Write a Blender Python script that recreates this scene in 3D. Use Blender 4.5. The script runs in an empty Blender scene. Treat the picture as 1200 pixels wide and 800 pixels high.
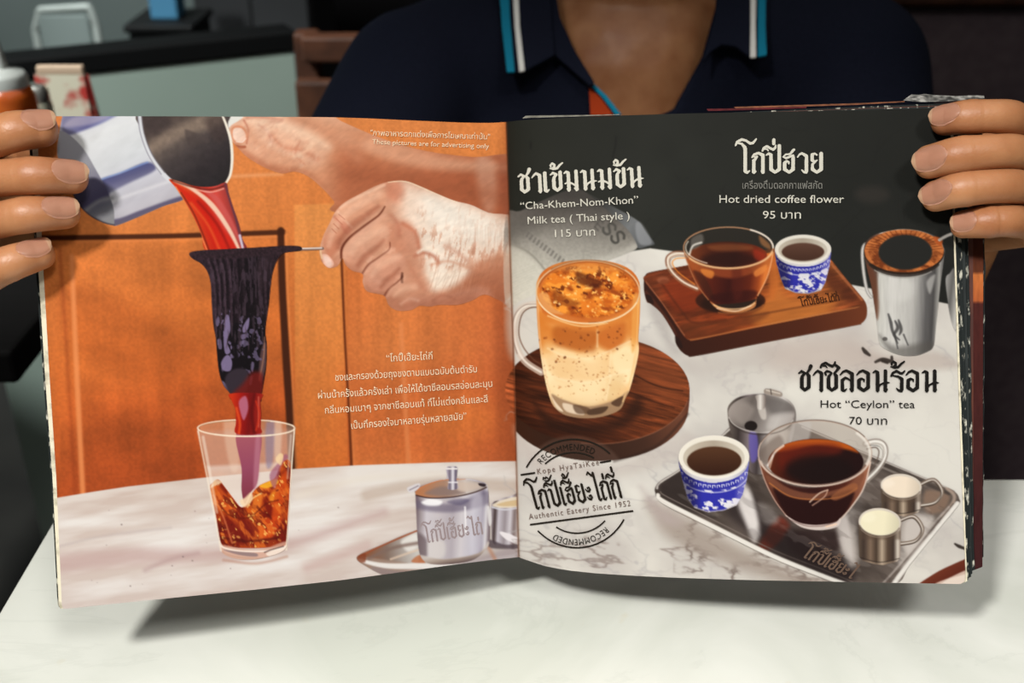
import bpy, bmesh, math, random
import numpy as np
from mathutils import Vector, Matrix
from mathutils.bvhtree import BVHTree

# ------------------------------------------------------------------ camera, world, lights
SC = bpy.context.scene
COL = SC.collection
PITCH = math.radians(28.0)
FPX = 1317.0
TABLE_Z = 0.75
CAM = np.array([0.0, 0.0, TABLE_Z + 0.430])
FWD = np.array([0.0, math.cos(PITCH), -math.sin(PITCH)])
DWN = np.array([0.0, -math.sin(PITCH), -math.cos(PITCH)])
RGT = np.array([1.0, 0.0, 0.0])

cd = bpy.data.cameras.new('camera'); cam = bpy.data.objects.new('camera', cd); COL.objects.link(cam)
cam.location = CAM; cam.rotation_euler = (math.pi/2 - PITCH, 0, 0)
cd.sensor_width = 36; cd.lens = 36*FPX/1200; cd.clip_start = 0.02; cd.clip_end = 60
cd.dof.use_dof = True; cd.dof.focus_distance = 0.575; cd.dof.aperture_fstop = 8.0
SC.camera = cam
SC.view_settings.view_transform = 'Standard'; SC.view_settings.look = 'None'
SC.view_settings.exposure = 0.0; SC.view_settings.gamma = 1.0; SC.view_settings.use_curve_mapping = False

W = bpy.data.worlds.new('world'); SC.world = W; W.use_nodes = True
W.node_tree.nodes['Background'].inputs[0].default_value = (0.95, 1.0, 0.93, 1)
W.node_tree.nodes['Background'].inputs[1].default_value = 0.12

def area(name, loc, target, size, power, col, shape='DISK'):
    l = bpy.data.lights.new(name, 'AREA'); l.shape = shape; l.size = size; l.energy = power; l.color = col
    o = bpy.data.objects.new(name, l); COL.objects.link(o); o.location = loc
    o.rotation_euler = (Vector(target)-Vector(loc)).to_track_quat('-Z', 'Y').to_euler()
    return o
def spot(name, loc, target, size, power, col, cone, blend):
    l = bpy.data.lights.new(name, 'SPOT'); l.shadow_soft_size = size; l.energy = power; l.color = col; l.spot_size = math.radians(cone); l.spot_blend = blend
    o = bpy.data.objects.new(name, l); COL.objects.link(o); o.location = loc
    o.rotation_euler = (Vector(target)-Vector(loc)).to_track_quat('-Z', 'Y').to_euler(); return o
spot('downlight_or_fill', (-0.74, -0.69, 2.50), (0.0, 0.40, 0.75), 0.12, 198, (1.0, 0.97, 0.925), 31, 0.7)
spot('downlight_or_fill', (0.55, -0.75, 2.50), (0.0, 0.40, 0.75), 0.2, 74, (1.0, 0.97, 0.925), 31, 0.7)
area('soft_fill_light', (0.2, 0.6, 2.66), (0.2, 0.6, 0.7), 2.4, 13, (1.0, 0.98, 0.92), 'SQUARE')  # added broad fill in place of ambient light, not a real ceiling panel
spot('downlight_or_fill', (-1.35, 0.35, 2.55), (-0.62, 1.5, 0.6), 0.12, 400, (0.93, 1.0, 0.97), 40, 0.6)  # added fill spot, brightens the front of the pale screen
spot('downlight_or_fill', (-1.0, 1.95, 2.6), (-1.3, 3.1, 0.5), 0.12, 200, (0.93, 1.0, 0.98), 70, 0.6)  # added fill spot, lifts the grey wall in the far left

PRINT_GAIN = 0.755

# ------------------------------------------------------------------ small helpers
def P(px, py, z):
    """world point at depth z (m along the lens axis) for a point of the picture frame"""
    px = np.asarray(px, float); py = np.asarray(py, float); z = np.asarray(z, float)
    u = (px-600)/FPX; v = (py-400)/FPX
    return CAM + z[..., None]*(u[..., None]*RGT + v[..., None]*DWN + FWD)
def V(px, py, z): return Vector(P(px, py, z).tolist())
def s2l(c):
    c = np.asarray(c, float)/255.0
    return np.where(c <= 0.04045, c/12.92, ((np.maximum(c, 0)+0.055)/1.055)**2.4)
def lin(c): return tuple(float(x) for x in s2l(c)) + (1.0,)

def tag(o, label=None, cat=None, group=None, kind=None):
    if label: o['label'] = label
    if cat: o['category'] = cat
    if group: o['group'] = group
    if kind: o['kind'] = kind
    return o
def empty(name, loc, label=None, cat=None, group=None):
    o = bpy.data.objects.new(name, None); COL.objects.link(o); o.location = loc; o.empty_display_size = 0.05
    return tag(o, label, cat, group)
def link(name, me, parent=None, world=True):
    o = bpy.data.objects.new(name, me); COL.objects.link(o)
    if parent is not None:
        o.parent = parent
        if world:
            loc = Vector((0, 0, 0)); p = parent
            while p: loc += p.location; p = p.parent
            o.location = -loc
    return o
def bm_obj(name, bm, mats, parent=None, smooth=False, angle=None):
    bmesh.ops.recalc_face_normals(bm, faces=bm.faces[:])
    me = bpy.data.meshes.new(name); bm.to_mesh(me); bm.free()
    for m in (mats if isinstance(mats, (list, tuple)) else [mats]): me.materials.append(m)
    if smooth:
        me.shade_smooth()
        if angle: me.set_sharp_from_angle(angle=math.radians(angle))
    return link(name, me, parent)

# ------------------------------------------------------------------ materials
def mat(name, col, rough=0.5, metal=0.0, spec=0.5, **kw):
    m = bpy.data.materials.new(name); m.use_nodes = True
    b = m.node_tree.nodes['Principled BSDF']
    b.inputs['Base Color'].default_value = lin(col); b.inputs['Roughness'].default_value = rough
    b.inputs['Metallic'].default_value = metal; b.inputs['Specular IOR Level'].default_value = spec
    for k, v in kw.items(): b.inputs[k.replace('_', ' ')].default_value = v
    return m
def nodes(m): return m.node_tree.nodes, m.node_tree.links, m.node_tree.nodes['Principled BSDF']
def noise_mat(name, c1, c2, scale, rough=0.5, spec=0.4, stretch=(1, 1, 1), bump=0.0, detail=4, lo=0.35, hi=0.65, metal=0.0, **kw):
    m = mat(name, c1, rough, metal, spec, **kw); N, L, b = nodes(m)
    tc = N.new('ShaderNodeTexCoord'); mp = N.new('ShaderNodeMapping'); mp.inputs['Scale'].default_value = stretch
    nz = N.new('ShaderNodeTexNoise'); nz.inputs['Scale'].default_value = scale; nz.inputs['Detail'].default_value = detail
    rp = N.new('ShaderNodeValToRGB'); rp.color_ramp.elements[0].position = lo; rp.color_ramp.elements[1].position = hi
    rp.color_ramp.elements[0].color = lin(c1); rp.color_ramp.elements[1].color = lin(c2)
    L.new(tc.outputs['Object'], mp.inputs[0]); L.new(mp.outputs[0], nz.inputs['Vector']); L.new(nz.outputs[0], rp.inputs[0]); L.new(rp.outputs[0], b.inputs['Base Color'])
    if bump:
        bp = N.new('ShaderNodeBump'); bp.inputs['Strength'].default_value = bump; bp.inputs['Distance'].default_value = 0.002
        L.new(nz.outputs[0], bp.inputs['Height']); L.new(bp.outputs[0], b.inputs['Normal'])
    return m
def ink_mat():
    m = mat('printed_paper', (255, 255, 255), 0.6, 0, 0.06); N, L, b = nodes(m)
    a = N.new('ShaderNodeAttribute'); a.attribute_name = 'ink'
    L.new(a.outputs['Color'], b.inputs['Base Color'])
    return m
INK = ink_mat()
def ink_flat(name, c): m = mat(name, tuple(c), 0.6, 0, 0.06); q = s2l(c)*PRINT_GAIN; nodes(m)[2].inputs['Base Color'].default_value = (*[float(x) for x in q], 1); return m
M_CREAM = noise_mat('worn_board_edge', (212, 205, 182), (120, 112, 92), 160, 0.8, 0.2, lo=0.5, hi=0.8)
M_DARKEDGE = noise_mat('dark_board_edge', (22, 28, 28), (186, 184, 170), 420, 0.7, 0.2, stretch=(1, 1, 0.10), lo=0.57, hi=0.70)
M_DARKBOARD = noise_mat('dark_board', (20, 26, 27), (40, 46, 45), 60, 0.6, 0.25)
M_TAPE = noise_mat('torn_clear_tape', (30, 32, 32), (190, 188, 180), 120, 0.35, 0.5, lo=0.4, hi=0.7)

def marble_mat():
    m = mat('white_marble', (228, 229, 219), 0.28, 0, 0.35); N, L, b = nodes(m)
    tc = N.new('ShaderNodeTexCoord')
    n1 = N.new('ShaderNodeTexNoise'); n1.inputs['Scale'].default_value = 5.5; n1.inputs['Detail'].default_value = 8; n1.inputs['Distortion'].default_value = 0.8
    r1 = N.new('ShaderNodeValToRGB'); e = r1.color_ramp.elements
    e[0].position = 0.34; e[0].color = lin((209, 213, 203)); e[1].position = 0.60; e[1].color = lin((236, 238, 231))
    mp = N.new('ShaderNodeMapping'); mp.inputs['Rotation'].default_value = (0, 0, 0.7); mp.inputs['Scale'].default_value = (1, 2.4, 1)
    n2 = N.new('ShaderNodeTexNoise'); n2.inputs['Scale'].default_value = 3.0; n2.inputs['Detail'].default_value = 9; n2.inputs['Roughness'].default_value = 0.62; n2.inputs['Distortion'].default_value = 1.2
    r2 = N.new('ShaderNodeValToRGB'); e = r2.color_ramp.elements
    e[0].position = 0.485; e[0].color = (0, 0, 0, 1); e[1].position = 0.515; e[1].color = (0, 0, 0, 1)
    x = e.new(0.5); x.color = (1, 1, 1, 1)
    n3 = N.new('ShaderNodeTexNoise'); n3.inputs['Scale'].default_value = 34; n3.inputs['Detail'].default_value = 3
    r3 = N.new('ShaderNodeValToRGB'); e = r3.color_ramp.elements
    e[0].position = 0.70; e[0].color = (0, 0, 0, 1); e[1].position = 0.80; e[1].color = (1, 1, 1, 1)
    def mix(a, bcol, fac_out, mul):
        mm = N.new('ShaderNodeMath'); mm.operation = 'MULTIPLY'; mm.inputs[1].default_value = mul
        mx = N.new('ShaderNodeMix'); mx.data_type = 'RGBA'
        L.new(fac_out, mm.inputs[0]); L.new(mm.outputs[0], mx.inputs['Factor']); L.new(a, mx.inputs[6]); mx.inputs[7].default_value = lin(bcol)
        return mx.outputs[2]
    L.new(tc.outputs['Object'], mp.inputs[0])
    for n in (n1, n3): L.new(tc.outputs['Object'], n.inputs['Vector'])
    L.new(mp.outputs[0], n2.inputs['Vector'])
    L.new(n1.outputs[0], r1.inputs[0]); L.new(n2.outputs[0], r2.inputs[0]); L.new(n3.outputs[0], r3.inputs[0])
    c = mix(r1.outputs[0], (150, 156, 146), r2.outputs[0], 0.09)
    c = mix(c, (206, 190, 150), r3.outputs[0], 0.45)
    L.new(c, b.inputs['Base Color'])
    return m
M_MARBLE = marble_mat()
def skin_mat(name, c1, c2, sub=0.15, scale=45):
    m = noise_mat(name, c1, c2, scale, 0.42, 0.42, detail=6, lo=0.3, hi=0.7)
    N, L, b = nodes(m)
    b.inputs['Subsurface Weight'].default_value = sub; b.inputs['Subsurface Scale'].default_value = 0.006
    b.inputs['Subsurface Radius'].default_value = (1.0, 0.35, 0.2)
    tc = N.new('ShaderNodeTexCoord'); nz = N.new('ShaderNodeTexNoise'); nz.inputs['Scale'].default_value = 900; nz.inputs['Detail'].default_value = 3
    bp = N.new('ShaderNodeBump'); bp.inputs['Strength'].default_value = 0.25; bp.inputs['Distance'].default_value = 0.0006
    L.new(tc.outputs['Object'], nz.inputs['Vector']); L.new(nz.outputs[0], bp.inputs['Height']); L.new(bp.outputs[0], b.inputs['Normal'])
    return m
M_SKIN = skin_mat('skin', (180, 126, 86), (156, 100, 64), .08)
M_NAIL = mat('fingernail', (212, 158, 130), 0.3, 0, 0.5)
M_NAILTIP = mat('fingernail_free_edge', (222, 186, 152), 0.35, 0, 0.5)
M_NAVY = noise_mat('navy_knit', (12, 16, 31), (17, 21, 37), 700, 0.9, 0.15, bump=0.3)
M_TEAL = mat('teal_trim', (20, 120, 150), 0.85, 0, 0.1)
M_WHITE = mat('white_trim', (225, 225, 220), 0.85, 0, 0.1)
M_ORANGE = mat('orange_placket', (160, 56, 22), 0.85, 0, 0.1)
M_HAIR = noise_mat('black_hair', (12, 10, 9), (28, 22, 20), 300, 0.5, 0.4)
# ------------------------------------------------------------------ the opened menu: shape of its two pages
def wline(ya, za, yb, zb):
    return lambda y: 1/za + (1/zb-1/za)*(y-ya)/(yb-ya)
W_G = wline(143, 0.612, 655, 0.620)
W_L = wline(136, 0.545, 712, 0.553)
W_R = wline(126, 0.562, 684, 0.570)
def x_gut(y): return 593 + 15*(y-143)/512
def depth(px, py):
    px = np.asarray(px, float); py = np.asarray(py, float)
    xg = x_gut(py)
    tl = np.clip((xg-px)/(xg-(40+33*(py-136)/576)), 0, 1.6)
    tr = np.clip((px-xg)/((1112+20*(py-126)/558)-xg), 0, 1.6)
    wl = (W_G(py)*(1-tl)+W_L(py)*tl)*(1+0.010*np.sin(np.pi*np.clip(tl, 0, 1)**0.75))
    wr = (W_G(py)*(1-tr)+W_R(py)*tr)*(1+0.020*np.sin(np.pi*np.clip(tr, 0, 1)**0.55))
    return 1/np.where(px < xg, wl, wr)

def spl(pts, closed=True, n=5):
    p = np.asarray(pts, float); m = len(p); out = []
    for i in range(m if closed else m-1):
        if closed: a, b, c, d = p[(i-1) % m], p[i], p[(i+1) % m], p[(i+2) % m]
        else: a, b, c, d = p[max(i-1, 0)], p[i], p[i+1], p[min(i+2, m-1)]
        for k in range(n):
            t = k/n
            out.append(0.5*((2*b)+(c-a)*t+(2*a-5*b+4*c-d)*t*t+(3*b-a-3*c+d)*t**3))
    if not closed: out.append(p[-1])
    return np.array(out)
def ellp(cx, cy, rx, ry, ang=0, a0=0, a1=360, n=48):
    t = np.radians(np.linspace(a0, a1, n, endpoint=(a1-a0) % 360 != 0)); c, s = math.cos(math.radians(ang)), math.sin(math.radians(ang))
    x, y = rx*np.cos(t), ry*np.sin(t)
    return np.stack([cx+x*c-y*s, cy+x*s+y*c], 1)
def sdist(poly, X, Y, near=False):
    """signed distance to a closed polygon, negative inside"""
    P_ = np.asarray(poly, float); best = np.full(X.shape, 1e18); ins = np.zeros(X.shape, bool)
    if near: NX = np.zeros(X.shape); NY = np.zeros(X.shape)
    for i in range(len(P_)):
        ax, ay = P_[i]; bx, by = P_[(i+1) % len(P_)]
        dx, dy = bx-ax, by-ay; l2 = dx*dx+dy*dy
        if l2 < 1e-12: continue
        t = np.clip(((X-ax)*dx+(Y-ay)*dy)/l2, 0, 1); qx, qy = ax+t*dx, ay+t*dy
        d = (X-qx)**2+(Y-qy)**2
        if near:
            m = d < best; NX = np.where(m, qx, NX); NY = np.where(m, qy, NY)
        best = np.minimum(best, d)
        if ay != by:
            ins ^= ((ay > Y) != (by > Y)) & (X < dx*(Y-ay)/dy+ax)
    d = np.sqrt(best); d = np.where(ins, -d, d)
    return (d, NX, NY) if near else d

# ------------------------------------------------------------------ the pictures printed on the pages (ink, in picture-frame units)
ST = 0.85
GX0, GY0, GX1, GY1 = 30.0, 118.0, 1142.0, 722.0
NX_, NY_ = int((GX1-GX0)/ST)+1, int((GY1-GY0)/ST)+1
KX, KY = np.meshgrid(GX0+ST*np.arange(NX_), GY0+ST*np.arange(NY_))
K = np.zeros((NY_, NX_, 3)); K[:] = 200
rng = np.random.default_rng(7)
def vnoise(X, Y, sx, sy, ang=0, octv=3, seed=1):
    c, s = math.cos(math.radians(ang)), math.sin(math.radians(ang))
    U = (X*c+Y*s)/sx; Vv = (-X*s+Y*c)/sy; out = np.zeros(X.shape); amp = 1.0; tot = 0
    r = np.random.default_rng(seed)
    for o in range(octv):
        G = r.random((64, 64)); u = U*2**o + r.random()*50; v = Vv*2**o + r.random()*50
        i = np.floor(u).astype(int); j = np.floor(v).astype(int); fu = u-i; fv = v-j; fu = fu*fu*(3-2*fu); fv = fv*fv*(3-2*fv)
        g = lambda a, b: G[b % 64, a % 64]
        out += amp*((g(i, j)*(1-fu)+g(i+1, j)*fu)*(1-fv)+(g(i, j+1)*(1-fu)+g(i+1, j+1)*fu)*fv); tot += amp; amp *= 0.5
    return out/tot
def win(x0, y0, x1, y1):
    a = max(int((x0-GX0)/ST)-1, 0); b = min(int((x1-GX0)/ST)+3, NX_); c = max(int((y0-GY0)/ST)-1, 0); d = min(int((y1-GY0)/ST)+3, NY_)
    return (slice(c, max(d, c)), slice(a, max(b, a)))
def sstep(t): t = np.clip(t, 0, 1); return t*t*(3-2*t)
MASK = [None]     # polygon that later strokes stay inside
def blend(w, A, col):
    if A.size == 0: return
    X, Y = KX[w], KY[w]
    if MASK[0] is not None: A = A*sstep(0.5-sdist(MASK[0], X, Y)/1.0)
    c = col(X, Y) if callable(col) else np.asarray(col, float)
    K[w] = K[w]*(1-A[..., None])+c*A[..., None]
def poly(pts, col, soft=1.2, a=1.0, smooth=True, n=5):
    p = spl(pts, True, n) if smooth else np.asarray(pts, float)
    w = win(p[:, 0].min()-soft, p[:, 1].min()-soft, p[:, 0].max()+soft, p[:, 1].max()+soft)
    blend(w, a*sstep(0.5-sdist(p, KX[w], KY[w])/soft), col); return p
def line(pts, wd, col, soft=1.2, a=1.0, smooth=True):
    p = spl(pts, False, 6) if smooth and len(pts) > 2 else np.asarray(pts, float)
    wd = np.interp(np.linspace(0, 1, len(p)), np.linspace(0, 1, np.size(wd)), np.atleast_1d(wd)) if np.size(wd) > 1 else np.full(len(p), float(np.ravel(wd)[0]))
    r = wd.max()/2+soft; w = win(p[:, 0].min()-r, p[:, 1].min()-r, p[:, 0].max()+r, p[:, 1].max()+r)
    X, Y = KX[w], KY[w]; best = np.full(X.shape, 1e9)
    for i in range(len(p)-1):
        ax, ay = p[i]; dx, dy = p[i+1]-p[i]; l2 = dx*dx+dy*dy
        if l2 < 1e-12: continue
        t = np.clip(((X-ax)*dx+(Y-ay)*dy)/l2, 0, 1)
        best = np.minimum(best, np.hypot(X-ax-t*dx, Y-ay-t*dy)-(wd[i]*(1-t)+wd[i+1]*t)/2)
    blend(w, a*sstep(0.5-best/soft), col)
def ell(cx, cy, rx, ry, col, soft=1.2, a=1.0, ang=0): return poly(ellp(cx, cy, rx, ry, ang), col, soft, a, False)
def arc(cx, cy, rx, ry, a0, a1, wd, col, soft=1.2, a=1.0, ang=0):
    n = 40; t = np.radians(np.linspace(a0, a1, n)); c, s = math.cos(math.radians(ang)), math.sin(math.radians(ang)); x, y = rx*np.cos(t), ry*np.sin(t)
    line(np.stack([cx+x*c-y*s, cy+x*s+y*c], 1), wd, col, soft, a, False)
def lg(p0, p1, *stops):
    p0 = np.array(p0, float); d = np.array(p1, float)-p0; l2 = (d**2).sum()
    ts = [s[0] for s in stops]; cs = np.array([s[1] for s in stops], float)
    def f(X, Y):
        t = ((X-p0[0])*d[0]+(Y-p0[1])*d[1])/l2
        return np.stack([np.interp(t, ts, cs[:, k]) for k in range(3)], -1)
    return f
def mott(c1, c2, sx, sy, ang=0, seed=1, octv=3, lo=0.3, hi=0.7):
    c1, c2 = np.array(c1, float), np.array(c2, float)
    def f(X, Y):
        t = np.clip((vnoise(X, Y, sx, sy, ang, octv, seed)-lo)/(hi-lo), 0, 1)[..., None]
        return c1*(1-t)+c2*t
    return f
def modulate(pts, amp, sx, sy, ang=0, seed=1, soft=2, smooth=True, octv=3):
    """light and dark print grain inside an outline"""
    p = spl(pts) if smooth else np.asarray(pts, float)
    w = win(p[:, 0].min(), p[:, 1].min(), p[:, 0].max(), p[:, 1].max()); X, Y = KX[w], KY[w]
    A = sstep(0.5-sdist(p, X, Y)/soft)
    K[w] *= (1+A*amp*2*(vnoise(X, Y, sx, sy, ang, octv, seed)-0.5))[..., None]
def dots(pts, n, r0, r1, cols, seed=1, a=0.8, stretch=1.0):
    p = np.asarray(pts, float); r = np.random.default_rng(seed); x0, y0 = p.min(0); x1, y1 = p.max(0); k = 0
    while k < n:
        x, y = r.uniform(x0, x1), r.uniform(y0, y1)
        if sdist(p, np.array([x]), np.array([y]))[0] > -1: n -= 0.3; continue
        q = r.uniform(r0, r1); ell(x, y, q*stretch, q, cols[r.integers(len(cols))], 1.2, a*r.uniform(0.5, 1), r.uniform(-40, 40)); k += 1

def noisy(pts, col, a, sx, sy, thr, seed=1, ang=0, sharp=.08, soft=3, octv=3):
    """ragged patches of a colour inside an outline"""
    p = spl(pts); w = win(p[:, 0].min(), p[:, 1].min(), p[:, 0].max(), p[:, 1].max()); X, Y = KX[w], KY[w]
    blend(w, a*sstep((vnoise(X, Y, sx, sy, ang, octv, seed)-thr)/sharp)*sstep(.5-sdist(p, X, Y)/soft), col)
ITEMS = []     # (name, outline, page, label)
def item(name, outline, side, label=None, smooth=True, n=5):
    ITEMS.append((name, spl(outline, True, n) if smooth else np.asarray(outline, float), side, label))

# outlines of the two pages
L_OUT = np.array([(44, 136)] + [(x, y) for x, y in zip(np.linspace(62, 593, 30), np.interp(np.linspace(62, 593, 30), [62, 200, 385, 430, 480, 540, 570, 593], [136.2, 136.2, 137.2, 138.6, 141, 143.6, 144.2, 143]))]
   + [(x_gut(y), y) for y in np.linspace(180, 652, 14)]
   + [(x, y) for x, y in zip(np.linspace(608, 78, 30), np.interp(np.linspace(608, 78, 30), [78, 150, 230, 300, 400, 460, 520, 570, 608], [713, 705.5, 697.5, 690.5, 679.5, 671.5, 663, 656.5, 652.5]))]
   + [(74, 713), (72.5, 709), (66, 560), (58, 440), (50, 300), (45, 180)])
RX = np.linspace(593, 1110, 36); BX = np.linspace(1124, 608.5, 36)
R_OUT = np.array([(x, y) for x, y in zip(RX, np.interp(RX, [593, 612, 640, 660, 720, 800, 1000, 1112], [143, 140.5, 139, 138, 135.5, 133, 129, 126]))]
   + [(1113, 127), (1117, 270), (1120.5, 380), (1124.5, 500), (1128, 590), (1131.5, 676), (1130.5, 681), (1127, 683.4)]
   + [(x, y) for x, y in zip(BX, np.interp(BX, [608.5, 620, 640, 665, 700, 750, 800, 880, 960, 1040, 1124], [653, 657, 663.5, 668, 671.7, 674.8, 677, 679.5, 681, 682.6, 684]))]
   + [(x_gut(y), y) for y in np.linspace(640, 160, 14)])
# ================= LEFT PAGE: tea pulled through a cloth filter
poly([(20, 110), (612, 110), (612, 730), (20, 730)], lg((0, 130), (20, 600), (0, (212, 128, 70)), (.3, (206, 120, 60)), (.6, (192, 102, 46)), (1, (170, 82, 36))), smooth=False)
# the inset door panel and lighter rails
poly([(70, 285), (330, 277), (338, 560), (60, 590)], lg((70, 280), (120, 590), (0, (206, 118, 58)), (.4, (196, 104, 46)), (.8, (178, 84, 36)), (1, (164, 72, 32))), smooth=False, soft=4)
poly([(345, 240), (398, 238), (408, 545), (346, 550)], lg((345, 250), (345, 550), (0, (214, 136, 72)), (.5, (206, 122, 60)), (1, (194, 102, 44))), smooth=False, soft=3)
poly([(404, 236), (600, 300), (606, 545), (412, 546)], lg((404, 300), (606, 330), (0, (198, 108, 54)), (.35, (206, 118, 62)), (.8, (198, 108, 58)), (1, (182, 94, 54))), smooth=False, soft=2)
poly([(404, 440), (610, 430), (612, 545), (412, 546)], (184, 88, 42), soft=60, a=.5, smooth=False)
poly([(100, 470), (335, 450), (340, 560), (60, 590)], (146, 58, 24), soft=70, a=.35, smooth=False)
poly([(80, 330), (230, 400), (250, 480), (150, 440), (80, 400)], (160, 74, 30), soft=30, a=.3)
ell(540, 490, 40, 26, (214, 122, 56), 40, .4)
LWOOD = [(20, 110), (612, 110), (612, 560), (20, 600)]
modulate(LWOOD, .09, 22, 170, -2, 3, smooth=False); modulate(LWOOD, .035, 5, 90, -2, 5, smooth=False)
modulate([(74, 290), (328, 280), (338, 555), (70, 585)], .16, 60, 40, 10, 8, smooth=False); modulate(LWOOD, .05, 2.4, 2.4, 0, 11, smooth=False, octv=1)
ell(600, 400, 16, 260, (140, 66, 36), 30, .35)
# door grooves
line([(84, 300), (90, 440), (97, 578)], [5, 6, 6], (228, 140, 84), 5, .8)
line([(70, 292), (80, 440), (88, 580)], 4, (120, 44, 18), 6, .35)
line([(40, 279), (200, 276.5), (332, 272)], 6, (66, 30, 12), 3.5, .95)
line([(40, 284), (200, 281), (328, 277)], 3, (224, 130, 70), 3, .5)
line([(329, 270), (331, 340), (336, 430), (340, 490), (343, 556)], [8, 8.5, 9, 9.5, 10], (58, 26, 12), 3.5, .96)
line([(335, 272), (337, 340), (342, 430), (347, 552)], 2.5, (226, 136, 76), 3, .45)
line([(396, 230), (400, 300), (404, 390), (409, 480), (412, 548)], [3.4, 3, 3, 3, 3.6], (92, 40, 16), 2.4, .9)
line([(401, 236), (406, 390), (415, 545)], 2, (214, 126, 72), 3, .4)
line([(470, 380), (474, 460), (479, 545)], 5, (222, 138, 86), 5, .5)
line([(260, 207), (330, 204)], 4, (230, 160, 110), 5, .6)
# marble table top in the picture
LM = [(20, 592), (68, 583), (110, 576), (150, 570), (240, 559.5), (345, 549.5), (420, 545), (530, 541.5), (620, 540), (620, 740), (20, 740)]
poly(LM, lg((300, 545), (315, 700), (0, (200, 182, 170)), (.25, (212, 202, 196)), (.6, (219, 211, 208)), (1, (212, 205, 204))), smooth=False, soft=2)
poly(LM, mott((194, 174, 164), (230, 226, 223), 90, 16, -8, 21, 4, .3, .75), smooth=False, soft=2, a=.65)
line([(60, 662), (150, 652), (250, 650), (330, 640), (450, 600)], [22, 20, 16, 14, 8], (182, 150, 146), 16, .6)
line([(170, 668), (200, 655), (232, 648)], 3, (164, 132, 134), 9, .5)
line([(70, 640), (120, 628), (200, 618)], 3, (184, 170, 168), 5, .5)
line([(430, 580), (500, 566), (600, 570)], [14, 12, 16], (178, 156, 140), 10, .5)
line([(350, 580), (430, 560), (520, 556)], [10, 8, 6], (222, 212, 200), 10, .5)
line([(360, 665), (400, 650), (430, 640)], 12, (190, 158, 152), 12, .5)
dots([(80, 600), (400, 570), (400, 670), (80, 700)], 24, .4, 1.0, [(120, 104, 104), (150, 130, 126)], 5, .8)

# upper printed arm and hand
A1 = [(266, 150), (270, 143), (280, 138), (300, 130), (380, 130), (400, 142), (450, 163), (500, 177), (555, 184), (612, 186), (612, 262), (560, 262), (400, 250), (392, 236), (375, 218), (360, 206), (345, 201), (330, 203), (310, 196), (290, 184), (278, 172), (270, 162)]
poly(A1, lg((300, 130), (320, 215), (0, (222, 176, 150)), (.5, (214, 160, 130)), (1, (196, 132, 98))))
MASK[0] = spl(A1)
poly([(345, 130), (420, 150), (520, 180), (612, 184), (612, 270), (400, 255), (380, 220), (355, 180)], lg((380, 150), (520, 240), (0, (204, 148, 116)), (.4, (186, 118, 84)), (1, (166, 92, 62))), soft=30)
poly([(400, 175), (470, 200), (560, 205), (612, 220), (612, 290), (400, 252), (392, 236)], (160, 88, 58), soft=34, a=.7)
poly([(440, 160), (520, 184), (575, 190), (575, 198), (500, 196), (430, 176)], (212, 156, 124), soft=14, a=.7)
poly([(300, 150), (345, 150), (380, 175), (370, 195), (330, 185), (300, 172)], (226, 178, 150), soft=22, a=.7)
poly([(270, 168), (310, 190), (345, 200), (330, 205), (290, 190)], (170, 96, 66), soft=14, a=.5)
poly([(560, 180), (578, 190), (584, 230), (572, 250), (560, 220)], (202, 154, 130), soft=14, a=.6)
poly([(585, 195), (606, 200), (606, 262), (588, 250)], (140, 74, 52), soft=16, a=.7)
line([(286, 141), (291, 152), (289, 168)], 2, (178, 104, 80), 3, .8); line([(303, 146), (314, 154), (318, 166)], 2, (182, 112, 88), 4, .7)
line([(310, 150), (318, 160), (317, 170)], 3, (238, 200, 178), 4, .6)
line([(290, 138), (305, 137), (330, 141), (318, 143)], 4, (170, 96, 76), 4, .6)
line([(352, 165), (346, 180), (356, 192)], 2, (196, 128, 100), 4, .6)
line([(270, 169), (281, 172), (287, 172)], 3, (150, 70, 44), 3, .8)
poly([(272, 149), (282, 147), (289, 153), (290, 162), (284, 168), (275, 167), (271, 160)], (212, 142, 108), 3)
poly([(274, 151), (282, 150), (287, 155), (288, 161), (284, 166), (277, 165.5), (273, 160)], lg((272, 155), (290, 160), (0, (238, 208, 190)), (1, (230, 188, 166))), 2)
line([(277, 166), (284, 166.5), (288, 162)], 1.2, (246, 230, 220), 1.4, .8)
line([(296, 142), (330, 146), (360, 158), (384, 172)], [10, 14, 14, 8], (238, 204, 178), 16, .6); line([(292, 152), (300, 166), (320, 180), (345, 190)], [8, 10, 12, 10], (206, 146, 114), 12, .5); line([(318, 158), (332, 172), (352, 176), (372, 186)], [3, 5, 6, 5], (186, 116, 88), 8, .55)
line([(345, 184), (356, 178), (366, 168)], 4, (236, 196, 166), 7, .6); line([(340, 138), (365, 146), (392, 160), (420, 186)], [8, 10, 12, 10], (190, 128, 98), 16, .45); line([(278, 171), (300, 188), (330, 201), (350, 199), (375, 214), (398, 240)], 5, (176, 108, 78), 8, .5)
line([(400, 160), (470, 186), (540, 194), (600, 196)], [10, 12, 12, 10], (206, 150, 120), 16, .4); line([(410, 205), (480, 215), (560, 226), (606, 236)], [14, 18, 20, 22], (150, 82, 54), 24, .45); noisy([(290, 140), (345, 150), (375, 190), (330, 198), (296, 176)], (184, 118, 92), .14, 4, 10, .56, 451, 40, .1, 10); noisy([(290, 140), (345, 150), (375, 190), (330, 198), (296, 176)], (244, 214, 190), .16, 5, 9, .58, 453, 30, .1, 10)
modulate(A1, .06, 3, 8, 60, 31); modulate(A1, .05, 30, 14, 30, 32)
MASK[0] = None
# spout bit behind the thumb
poly([(258, 134), (284, 134), (283, 139), (272, 146), (267, 150), (262, 140)], (222, 220, 214), 1.6)

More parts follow.
